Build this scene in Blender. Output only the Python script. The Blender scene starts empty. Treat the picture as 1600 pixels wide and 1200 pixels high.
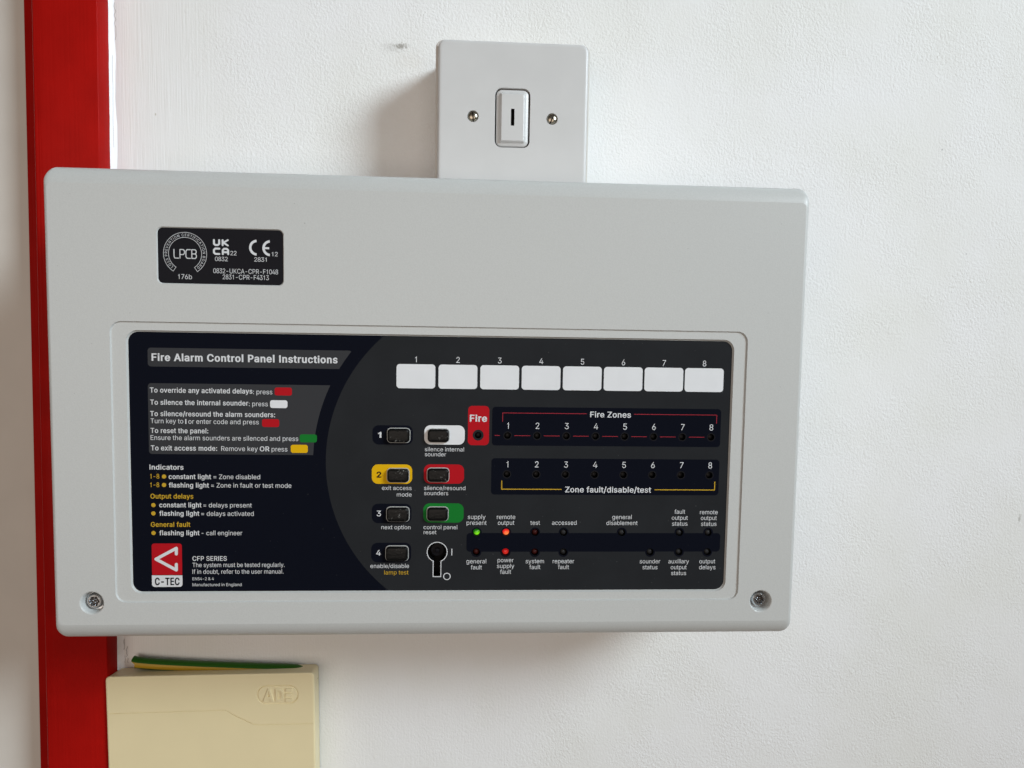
import bpy, bmesh, math
from math import sin, cos, pi, hypot, sqrt, radians, atan2
from mathutils import Vector, Matrix
from mathutils.geometry import delaunay_2d_cdt

# ------------------------------------------------------------------ scene, camera, light
scene = bpy.context.scene
COL = scene.collection
MM = 0.001
scene.render.resolution_x, scene.render.resolution_y = 1024, 768
cam_data = bpy.data.cameras.new("camera")
cam_data.sensor_width = 36.0
cam_data.lens = 24.975                      # 24 mm phone lens
cam_data.clip_start, cam_data.clip_end = 0.01, 50.0
cam = bpy.data.objects.new("camera", cam_data)
COL.objects.link(cam)
_r = Vector((0.99828, -0.05626, 0.01660))
_u = Vector((-0.01266, 0.06963, 0.99749))
_f = Vector((0.05727, 0.99599, -0.06879))
_m = Matrix((_r, _u, -_f)).transposed().to_4x4()
_m.translation = Vector((0.0179, -0.45894, 0.0393))
cam.matrix_world = _m
scene.camera = cam

world = bpy.data.worlds.new("World")
scene.world = world
world.use_nodes = True
bg = world.node_tree.nodes["Background"]
bg.inputs[0].default_value = (1.0, 0.88, 0.77, 1)   # warm light of the room
bg.inputs[1].default_value = 0.08

def area_lamp(name, loc, target, sx, sy, power, color, spread=180):
    d = bpy.data.lights.new(name, 'AREA')
    d.shape = 'RECTANGLE'; d.size, d.size_y = sx, sy
    d.energy = power; d.color = color; d.spread = radians(spread)
    o = bpy.data.objects.new(name, d)
    COL.objects.link(o)
    o.location = loc
    o.rotation_euler = (Vector(target) - Vector(loc)).to_track_quat('-Z', 'Y').to_euler()
    return o
area_lamp("window_light", (2.15, -1.72, 1.38), (-0.12, 0, 0.15), 1.0, 1.0, 8.4, (0.80, 0.92, 0.99), 48)
area_lamp("room_light", (-0.4, -2.6, -0.05), (0, 0, 0), 3.0, 1.5, 28.0, (1.0, 0.86, 0.75))

vs = scene.view_settings
vs.view_transform = 'Standard'; vs.look = 'None'; vs.exposure = 0.0; vs.gamma = 1.0
scene.render.engine = 'CYCLES'
scene.cycles.use_denoising = True
scene.cycles.denoising_prefilter = 'ACCURATE'
scene.cycles.max_bounces = 8

# ------------------------------------------------------------------ materials
def mat(name, color, rough=0.5, spec=0.5, metal=0.0, bump=None, tint=None, emit=None, coat=0.0, specks=None):
    """bump: list of (scale xyz, detail, distance mm, strength); tint: (scale, dark factor)"""
    m = bpy.data.materials.new(name); m.use_nodes = True
    nt = m.node_tree; b = nt.nodes["Principled BSDF"]
    b.inputs["Base Color"].default_value = (*color, 1)
    b.inputs["Roughness"].default_value = rough
    b.inputs["Specular IOR Level"].default_value = spec
    b.inputs["Metallic"].default_value = metal
    b.inputs["Coat Weight"].default_value = coat
    tc = None
    if bump or tint or specks:
        tc = nt.nodes.new("ShaderNodeTexCoord")
    if tint:
        n = nt.nodes.new("ShaderNodeTexNoise"); n.inputs["Scale"].default_value = tint[0]
        n.inputs["Detail"].default_value = 5
        nt.links.new(tc.outputs["Object"], n.inputs["Vector"])
        r = nt.nodes.new("ShaderNodeMapRange")
        r.inputs[1].default_value = 0.35; r.inputs[2].default_value = 0.65
        r.inputs[3].default_value = tint[1]; r.inputs[4].default_value = 1.0
        nt.links.new(n.outputs["Fac"], r.inputs[0])
        x = nt.nodes.new("ShaderNodeMix"); x.data_type = 'RGBA'; x.blend_type = 'MULTIPLY'
        x.inputs[0].default_value = 1.0
        x.inputs[6].default_value = (*color, 1)
        nt.links.new(r.outputs[0], x.inputs[7])
        nt.links.new(x.outputs[2], b.inputs["Base Color"])
    if specks:       # sparse dust or dirt: (scale, threshold, colour)
        n = nt.nodes.new("ShaderNodeTexNoise"); n.inputs["Scale"].default_value = specks[0]
        n.inputs["Detail"].default_value = 2.5
        nt.links.new(tc.outputs["Object"], n.inputs["Vector"])
        r = nt.nodes.new("ShaderNodeMapRange"); nt.links.new(n.outputs["Fac"], r.inputs[0])
        r.inputs[1].default_value = specks[1]; r.inputs[2].default_value = specks[1] + 0.05
        x = nt.nodes.new("ShaderNodeMix"); x.data_type = 'RGBA'
        nt.links.new(r.outputs[0], x.inputs[0])
        bc = b.inputs["Base Color"]
        if bc.links: nt.links.new(bc.links[0].from_socket, x.inputs[6])
        else: x.inputs[6].default_value = (*color, 1)
        x.inputs[7].default_value = (*specks[2], 1)
        nt.links.new(x.outputs[2], bc)
    prev = None
    for sc, det, dist, st in (bump or []):
        mp = nt.nodes.new("ShaderNodeMapping"); mp.inputs["Scale"].default_value = sc
        nt.links.new(tc.outputs["Object"], mp.inputs["Vector"])
        n = nt.nodes.new("ShaderNodeTexNoise"); n.inputs["Scale"].default_value = 1.0
        n.inputs["Detail"].default_value = det
        nt.links.new(mp.outputs[0], n.inputs["Vector"])
        bp = nt.nodes.new("ShaderNodeBump")
        bp.inputs["Distance"].default_value = dist * MM; bp.inputs["Strength"].default_value = st
        nt.links.new(n.outputs["Fac"], bp.inputs["Height"])
        if prev: nt.links.new(prev.outputs[0], bp.inputs["Normal"])
        prev = bp
    if prev: nt.links.new(prev.outputs[0], b.inputs["Normal"])
    if emit:
        b.inputs["Emission Color"].default_value = (*emit[0], 1)
        b.inputs["Emission Strength"].default_value = emit[1]
    return m

def wall_material():
    m = bpy.data.materials.new("painted_plaster"); m.use_nodes = True
    nt = m.node_tree; N = nt.nodes; L = nt.links; b = N["Principled BSDF"]
    b.inputs["Roughness"].default_value = 0.75
    b.inputs["Specular IOR Level"].default_value = 0.25
    tc = N.new("ShaderNodeTexCoord")
    def noise(scale, detail, rough=0.5, dist=0.0):
        mp = N.new("ShaderNodeMapping"); mp.inputs["Scale"].default_value = scale
        L.new(tc.outputs["Object"], mp.inputs["Vector"])
        n = N.new("ShaderNodeTexNoise"); n.inputs["Scale"].default_value = 1.0
        n.inputs["Detail"].default_value = detail; n.inputs["Roughness"].default_value = rough
        n.inputs["Distortion"].default_value = dist
        L.new(mp.outputs[0], n.inputs["Vector"])
        return n.outputs["Fac"]
    def math_(op, a, c, d=None):
        n = N.new("ShaderNodeMath"); n.operation = op
        for i, v in enumerate((a, c, d)):
            if v is None: continue
            if isinstance(v, (int, float)): n.inputs[i].default_value = v
            else: L.new(v, n.inputs[i])
        return n.outputs[0]
    def rng(v, a, c, lo=0.0, hi=1.0):
        n = N.new("ShaderNodeMapRange"); L.new(v, n.inputs[0])
        for i, q in enumerate((a, c, lo, hi)): n.inputs[i + 1].default_value = q
        return n.outputs[0]
    sep = N.new("ShaderNodeSeparateXYZ"); L.new(tc.outputs["Object"], sep.inputs[0])
    X, Z = sep.outputs[0], sep.outputs[2]
    # roller stipple, fading in and out in patches; brushed streaks beside the frame and the fittings
    wob = noise((9, 9, 9), 3)
    edge = math_('ADD', X, math_('MULTIPLY', math_('SUBTRACT', wob, 0.5), 0.12))
    brush_mask = math_('MAXIMUM', rng(edge, -0.165, -0.125, 1.0, 0.0),
                       math_('MULTIPLY', rng(edge, 0.035, 0.075, 1.0, 0.0), rng(Z, 0.10, 0.02, 0.0, 0.45)))
    stip = math_('MULTIPLY', math_('POWER', noise((680, 680, 540), 2.0, 0.6, 0.4), 1.0), rng(noise((24, 24, 24), 2), 0.35, 0.6, 0.55, 1.15))
    streak = noise((900, 900, 26), 3.0, 0.6)
    blob = rng(noise((130, 130, 100), 1.0), 0.70, 0.80)
    fine = math_('ADD', math_('MULTIPLY', stip, math_('SUBTRACT', 1.1, brush_mask)),
                 math_('MULTIPLY', streak, math_('ADD', math_('MULTIPLY', brush_mask, 0.48), 0.10)))
    fine = math_('ADD', fine, math_('MULTIPLY', blob, 0.25))
    b1 = N.new("ShaderNodeBump"); b1.inputs["Distance"].default_value = 0.00050; b1.inputs["Strength"].default_value = 0.85
    L.new(fine, b1.inputs["Height"])
    b2 = N.new("ShaderNodeBump"); b2.inputs["Distance"].default_value = 0.0035; b2.inputs["Strength"].default_value = 0.27
    L.new(noise((17, 17, 13), 2.0), b2.inputs["Height"])
    L.new(b2.outputs[0], b1.inputs["Normal"]); L.new(b1.outputs[0], b.inputs["Normal"])
    # paint colour with faint yellowing, one scuff beside the switch, a few specks
    cr = N.new("ShaderNodeMix"); cr.data_type = 'RGBA'
    cr.inputs[6].default_value = (0.80, 0.80, 0.80, 1); cr.inputs[7].default_value = (0.77, 0.77, 0.75, 1)
    L.new(rng(noise((11, 11, 11), 4), 0.4, 0.65), cr.inputs[0])
    def spot(x, z, sx, sz, dark, col=(0.25, 0.23, 0.20), rough_edge=0.9):
        dx = math_('DIVIDE', math_('SUBTRACT', X, x), sx); dz = math_('DIVIDE', math_('SUBTRACT', Z, z), sz)
        d = math_('SQRT', math_('ADD', math_('MULTIPLY', dx, dx), math_('MULTIPLY', dz, dz)), 0)
        d = math_('ADD', d, math_('MULTIPLY', math_('SUBTRACT', noise((700, 700, 700), 3), 0.5), rough_edge * 2.4))
        return rng(d, 0.25, 1.0, dark, 0.0), col
    out = cr.outputs[2]
    for args in ((0.119, -0.142, 0.0004, 0.018, 0.28, (0.4, 0.4, 0.4), 0.3), (0.071, -0.152, 0.0012, 0.0035, 0.3, (0.45, 0.44, 0.42), 0.4),
                 (-0.0282, 0.2176, 0.0052, 0.0022, 0.75), (-0.034, 0.2165, 0.008, 0.004, 0.22),
                 (-0.0225, 0.2085, 0.013, 0.009, 0.10, (0.55, 0.48, 0.38)),
                 (0.3942, -0.0803, 0.0012, 0.0035, 0.5), (0.3243, 0.1652, 0.0007, 0.0007, 0.7, (0.2, 0.2, 0.2), 0.1),
                 (0.345, 0.098, 0.0006, 0.0006, 0.6, (0.2, 0.2, 0.2), 0.1), (-0.178, 0.171, 0.0006, 0.0011, 0.6, (0.35, 0.3, 0.2), 0.2)):
        f, c = spot(*args)
        x = N.new("ShaderNodeMix"); x.data_type = 'RGBA'
        L.new(f, x.inputs[0]); L.new(out, x.inputs[6]); x.inputs[7].default_value = (*c, 1)
        out = x.outputs[2]
    L.new(out, b.inputs["Base Color"])
    return m

def worn_rubber():
    m = mat("black_rubber", (0.005, 0.005, 0.005), 0.30, 0.14, bump=[((900, 900, 900), 3, 0.25, 0.7)])
    nt = m.node_tree; N = nt.nodes; b = N["Principled BSDF"]
    tc = next(n for n in N if n.bl_idname == "ShaderNodeTexCoord")
    n = N.new("ShaderNodeTexNoise"); n.inputs["Scale"].default_value = 1500; n.inputs["Detail"].default_value = 4
    n2 = N.new("ShaderNodeTexNoise"); n2.inputs["Scale"].default_value = 170
    for q in (n, n2): nt.links.new(tc.outputs["Object"], q.inputs["Vector"])
    mu = N.new("ShaderNodeMath"); mu.operation = 'MULTIPLY'
    nt.links.new(n.outputs["Fac"], mu.inputs[0]); nt.links.new(n2.outputs["Fac"], mu.inputs[1])
    r = N.new("ShaderNodeMapRange"); nt.links.new(mu.outputs[0], r.inputs[0])
    r.inputs[1].default_value = 0.345; r.inputs[2].default_value = 0.42
    x = N.new("ShaderNodeMix"); x.data_type = 'RGBA'
    nt.links.new(r.outputs[0], x.inputs[0])
    x.inputs[6].default_value = (0.005, 0.005, 0.005, 1); x.inputs[7].default_value = (0.20, 0.20, 0.19, 1)
    nt.links.new(x.outputs[2], b.inputs["Base Color"])
    return m

M_WALL = wall_material()
M_RED = mat("red_gloss_paint", (0.37, 0.0058, 0.0040), 0.33, 0.05, bump=[((900, 900, 14), 3, 0.22, 0.7), ((120, 120, 60), 2, 0.25, 0.25)], tint=(40, 0.86))
M_DOOR = mat("pale_satin_paint", (0.66, 0.625, 0.575), 0.5, 0.2, bump=[((220, 220, 120), 2, 0.25, 0.35)], tint=(25, 0.95))
M_SEAL = mat("white_filler", (0.86, 0.87, 0.88), 0.5, 0.4, bump=[((700, 700, 60), 3, 0.4, 0.5)])
M_CRACK = mat("filler_crack", (0.16, 0.15, 0.14), 0.9, 0.1)
M_CASE = mat("light_grey_abs", (0.522, 0.530, 0.519), 0.40, 0.4, bump=[((1500, 1500, 1500), 1, 0.07, 0.5)], tint=(1300, 0.945), specks=(620, 0.75, (0.36, 0.36, 0.35)))
M_NAVY = mat("navy_print", (0.0046, 0.0056, 0.0105), 0.45, 0.012, bump=[((2500, 2500, 2500), 1, 0.02, 0.3)], specks=(900, 0.725, (0.05, 0.05, 0.055)))
M_GREY = mat("charcoal_print", (0.0200, 0.0214, 0.0240), 0.45, 0.03, bump=[((2500, 2500, 2500), 1, 0.02, 0.3)], tint=(60, 0.9), specks=(900, 0.715, (0.075, 0.075, 0.078)))
M_BAR = mat("dark_grey_print", (0.036, 0.037, 0.041), 0.45, 0.06)
M_BLACK = mat("black_sticker", (0.0085, 0.0085, 0.0115), 0.42, 0.06)
M_WHITEP = mat("white_print", (0.72, 0.73, 0.75), 0.4, 0.2, tint=(120, 0.97))
M_INK = mat("white_ink", (0.64, 0.65, 0.67), 0.45, 0.1)
M_INKDIM = mat("thin_white_ink", (0.58, 0.59, 0.61), 0.45, 0.1)
M_LOGOW = mat("logo_white", (0.64, 0.65, 0.67), 0.45, 0.1)
M_REDP = mat("red_print", (0.42, 0.0055, 0.012), 0.42, 0.06)
M_REDLINE = mat("red_line_print", (0.36, 0.026, 0.04), 0.42, 0.06)
M_GREENP = mat("green_print", (0.006, 0.165, 0.022), 0.42, 0.06)
M_YELP = mat("yellow_print", (0.70, 0.40, 0.003), 0.42, 0.06)
M_GOLD = mat("gold_ink", (0.52, 0.32, 0.025), 0.45, 0.06)
M_HOLE = mat("black_hole", (0.003, 0.003, 0.0035), 0.6, 0.1)
M_RUBBER = worn_rubber()
M_RIM = mat("clear_button_edge", (0.42, 0.43, 0.42), 0.3, 0.5)
M_STEEL = mat("zinc_plated_steel", (0.62, 0.64, 0.66), 0.22, 0.5, 1.0, bump=[((900, 900, 900), 2, 0.05, 0.4)])
M_NICKEL = mat("nickel_brass_screw", (0.42, 0.38, 0.31), 0.27, 0.5, 1.0, bump=[((1200, 1200, 400), 2, 0.06, 0.5)])
M_SLOT = mat("dark_screw_slot", (0.05, 0.04, 0.035), 0.6, 0.3)  # dark brown-grey for the recess floors and slots of the screws
M_SWITCH = mat("white_urea_plastic", (0.585, 0.582, 0.578), 0.33, 0.45, bump=[((300, 300, 300), 1, 0.02, 0.2)], tint=(50, 0.965), specks=(300, 0.745, (0.54, 0.53, 0.51)))
M_BOXP = mat("pattress_plastic", (0.60, 0.57, 0.53), 0.5, 0.3)
M_CREAM = mat("cream_plastic", (0.77, 0.66, 0.41), 0.36, 0.35, bump=[((800, 800, 800), 2, 0.03, 0.4)], tint=(45, 0.98), specks=(300, 0.765, (0.55, 0.46, 0.29)))
M_CGREEN = mat("green_pvc", (0.016, 0.088, 0.004), 0.4, 0.3)
M_CYEL = mat("yellow_pvc", (0.40, 0.24, 0.015), 0.4, 0.3)
M_COPPER = mat("cut_copper", (0.45, 0.25, 0.12), 0.4, 0.5, 1.0)
M_LEDOFF = mat("unlit_led_lens", (0.020, 0.020, 0.021), 0.5, 0.2)
M_LEDRED = mat("unlit_red_led_lens", (0.042, 0.005, 0.004), 0.5, 0.2)

def led_mat(name, core, body, s_core, s_body):
    """lit lens: the chip low in the dome glows brighter than the lens round it"""
    m = bpy.data.materials.new(name); m.use_nodes = True
    nt = m.node_tree; N = nt.nodes; L = nt.links; b = N["Principled BSDF"]
    b.inputs["Base Color"].default_value = (*[v * 0.3 for v in body], 1)
    b.inputs["Roughness"].default_value = 0.12
    tc = N.new("ShaderNodeTexCoord")
    d = N.new("ShaderNodeVectorMath"); d.operation = 'DISTANCE'
    L.new(tc.outputs["Object"], d.inputs[0]); d.inputs[1].default_value = (0.0003, -0.0006, -0.0007)
    r = N.new("ShaderNodeMapRange"); L.new(d.outputs["Value"], r.inputs[0])
    r.inputs[1].default_value = 0.0004; r.inputs[2].default_value = 0.0019
    r.inputs[3].default_value = 1; r.inputs[4].default_value = 0
    x = N.new("ShaderNodeMix"); x.data_type = 'RGBA'
    L.new(r.outputs[0], x.inputs[0]); x.inputs[6].default_value = (*[v * s_body for v in body], 1)
    x.inputs[7].default_value = (*[v * s_core for v in core], 1)
    L.new(x.outputs[2], b.inputs["Emission Color"]); b.inputs["Emission Strength"].default_value = 1.0
    return m
M_LEDG = led_mat("lit_green_led", (0.30, 1.0, 0.02), (0.02, 0.30, 0.01), 1.0, 0.35)
M_LEDR = led_mat("lit_red_led", (1.0, 0.30, 0.07), (1.0, 0.02, 0.02), 1.1, 0.7)
M_LEDR2 = led_mat("lit_dim_red_led", (0.95, 0.05, 0.03), (0.8, 0.012, 0.015), 0.62, 0.36)

# ------------------------------------------------------------------ mesh helpers (all in millimetres)
def new_obj(name, verts, faces, mats, parent=None, origin=(0, 0, 0), midx=None, smooth=False, sharp=None):
    ox, oy, oz = origin
    me = bpy.data.meshes.new(name)
    me.from_pydata([((x - ox) * MM, (y - oy) * MM, (z - oz) * MM) for x, y, z in verts], [], faces)
    for m in (mats if isinstance(mats, (list, tuple)) else [mats]): me.materials.append(m)
    if midx: me.polygons.foreach_set("material_index", midx)
    bm = bmesh.new(); bm.from_mesh(me)
    bmesh.ops.remove_doubles(bm, verts=bm.verts, dist=1e-7)
    bm.to_mesh(me); bm.free()
    if smooth:
        me.polygons.foreach_set("use_smooth", [True] * len(me.polygons))
        me.set_sharp_from_angle(angle=radians(sharp or 35))
    me.update()
    o = bpy.data.objects.new(name, me); COL.objects.link(o)
    o.location = (ox * MM, oy * MM, oz * MM)
    if parent: put(o, parent)
    return o

def put(o, parent):
    """parent while keeping the place in the world"""
    w = Vector(o.location); p = parent
    off = Vector((0, 0, 0))
    while p: off += Vector(p.location); p = p.parent
    o.parent = parent; o.location = w - off

def empty(name, loc, label, cat, group=None):
    o = bpy.data.objects.new(name, None); COL.objects.link(o)
    o.empty_display_size = 0.02
    o.location = [v * MM for v in loc]
    o["label"] = label; o["category"] = cat
    if group: o["group"] = group
    return o

class MB:
    def __init__(s): s.v = []; s.f = []; s.m = []
    def add(s, vs, fs, mi=0):
        n = len(s.v); s.v += vs
        for f in fs: s.f.append([i + n for i in f]); s.m.append(mi)
        return s
    def loft(s, loops, mi=0, cap_last=False, cap_first=False, closed=True):
        n = len(loops[0]); vs = [p for l in loops for p in l]; fs = []
        for k in range(len(loops) - 1):
            for i in range(n if closed else n - 1):
                j = (i + 1) % n
                fs.append([k * n + i, k * n + j, (k + 1) * n + j, (k + 1) * n + i])
        if cap_last: fs.append([(len(loops) - 1) * n + i for i in range(n)])
        if cap_first: fs.append([i for i in range(n)][::-1])
        return s.add(vs, fs, mi)
    def box(s, x0, x1, y0, y1, z0, z1, mi=0):
        v = [(x, y, z) for x in (x0, x1) for y in (y0, y1) for z in (z0, z1)]
        return s.add(v, [[0, 1, 3, 2], [4, 6, 7, 5], [0, 4, 5, 1], [2, 3, 7, 6], [0, 2, 6, 4], [1, 5, 7, 3]], mi)
    def lathe(s, cx, cz, prof, n=32, mi=0, cap_last=True):
        """prof: list of (radius, y); axis along Y"""
        loops = [[(cx + r * cos(2 * pi * i / n), y, cz + r * sin(2 * pi * i / n)) for i in range(n)] for r, y in prof]
        return s.loft(loops, mi, cap_last)
    def make(s, name, mats, parent=None, origin=(0, 0, 0), smooth=False, sharp=None):
        return new_obj(name, s.v, s.f, mats, parent, origin, s.m, smooth, sharp)

def rrect(x0, z0, x1, z1, r, n=6):
    """rounded rectangle outline, list of (x, z)"""
    xa, xb = min(x0, x1), max(x0, x1); za, zb = min(z0, z1), max(z0, z1)
    r = max(min(r, (xb - xa) / 2 - 1e-4, (zb - za) / 2 - 1e-4), 1e-4)
    out = []
    for cx, cz, a0 in ((xb - r, zb - r, 0), (xa + r, zb - r, pi / 2), (xa + r, za + r, pi), (xb - r, za + r, 1.5 * pi)):
        for i in range(n + 1):
            a = a0 + (pi / 2) * i / n
            out.append((cx + r * cos(a), cz + r * sin(a)))
    return out
def circ(cx, cz, r, n=28): return [(cx + r * cos(2 * pi * i / n), cz + r * sin(2 * pi * i / n)) for i in range(n)]
def at_y(poly, y): return [(x, y, z) for x, z in poly]

def inside(p, poly):
    x, z = p; c = False; n = len(poly); j = n - 1
    for i in range(n):
        xi, zi = poly[i]; xj, zj = poly[j]
        if (zi > z) != (zj > z) and x < (xj - xi) * (z - zi) / (zj - zi) + xi: c = not c
        j = i
    return c
def winding(p, polys):
    x, z = p; w = 0
    for poly in polys:
        n = len(poly)
        for i in range(n):
            x0, z0 = poly[i]; x1, z1 = poly[(i + 1) % n]
            if z0 <= z < z1 and (x1 - x0) * (z - z0) - (x - x0) * (z1 - z0) > 0: w += 1
            elif z1 <= z < z0 and (x1 - x0) * (z - z0) - (x - x0) * (z1 - z0) < 0: w -= 1
    return w
def cdt(polys, keep, extra=()):
    vs, es = [], []
    for poly in polys:
        n = len(vs); k = len(poly)
        vs += [Vector(p) for p in poly]; es += [(n + i, n + (i + 1) % k) for i in range(k)]
    vs += [Vector(p) for p in extra]
    ov, oe, of, *_ = delaunay_2d_cdt(vs, es, [], 0, 1e-6)
    fs = []
    for f in of:
        c = (sum(ov[i][0] for i in f) / len(f), sum(ov[i][1] for i in f) / len(f))
        if keep(c):
            a = sum(ov[f[i]][0] * ov[f[(i + 1) % len(f)]][1] - ov[f[(i + 1) % len(f)]][0] * ov[f[i]][1] for i in range(len(f)))
            fs.append(list(f) if a > 0 else list(f)[::-1])          # facing -Y
    return [(v[0], v[1]) for v in ov], fs
def sheet(outline, holes=(), also=(), keep=None):
    """flat sheet inside outline minus holes; also: further lines to cut along, keep: further test"""
    bb = (min(p[0] for p in outline), max(p[0] for p in outline), min(p[1] for p in outline), max(p[1] for p in outline))
    hs = [h for h in holes if max(p[0] for p in h) > bb[0] and min(p[0] for p in h) < bb[1] and max(p[1] for p in h) > bb[2] and min(p[1] for p in h) < bb[3]]
    return cdt([outline] + hs + list(also), lambda c: inside(c, outline) and not any(inside(c, h) for h in hs) and (keep is None or keep(c)))
def sheet_obj(name, outline, y, m, parent, holes=(), also=(), keep=None):
    v, f = sheet(outline, holes, also, keep)
    used = sorted({i for q in f for i in q}); ix = {a: i for i, a in enumerate(used)}
    return new_obj(name, [(v[i][0], y, v[i][1]) for i in used], [[ix[i] for i in q] for q in f], m, parent)

def stroke(pts, w, cap='round', closed=False, n=6):
    """outline polygon(s) of a thick polyline"""
    def norm(a, b):
        d = hypot(b[0] - a[0], b[1] - a[1]); return (-(b[1] - a[1]) / d, (b[0] - a[0]) / d)
    h = w / 2; L, R = [], []; k = len(pts)
    for i, p in enumerate(pts):
        if closed: n0, n1 = norm(pts[i - 1], p), norm(p, pts[(i + 1) % k])
        else:
            n0 = norm(pts[i - 1], p) if i else norm(p, pts[1])
            n1 = norm(p, pts[i + 1]) if i < k - 1 else n0
        mx, mz = n0[0] + n1[0], n0[1] + n1[1]; q = mx * mx + mz * mz
        s = min(2 * h / q, h * 2.2 / sqrt(q)) if q > 1e-9 else h
        L.append((p[0] + mx * s, p[1] + mz * s)); R.append((p[0] - mx * s, p[1] - mz * s))
    if closed: return [L, R]
    out = list(L)
    if cap == 'round':
        a = pts[-1]; nn = norm(pts[-2], a); a0 = atan2(nn[1], nn[0])
        out += [(a[0] + h * cos(a0 - pi * i / n), a[1] + h * sin(a0 - pi * i / n)) for i in range(1, n)]
    out += R[::-1]
    if cap == 'round':
        a = pts[0]; nn = norm(a, pts[1]); a0 = atan2(-nn[1], -nn[0])
        out += [(a[0] + h * cos(a0 - pi * i / n), a[1] + h * sin(a0 - pi * i / n)) for i in range(1, n)]
    return out

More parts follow.
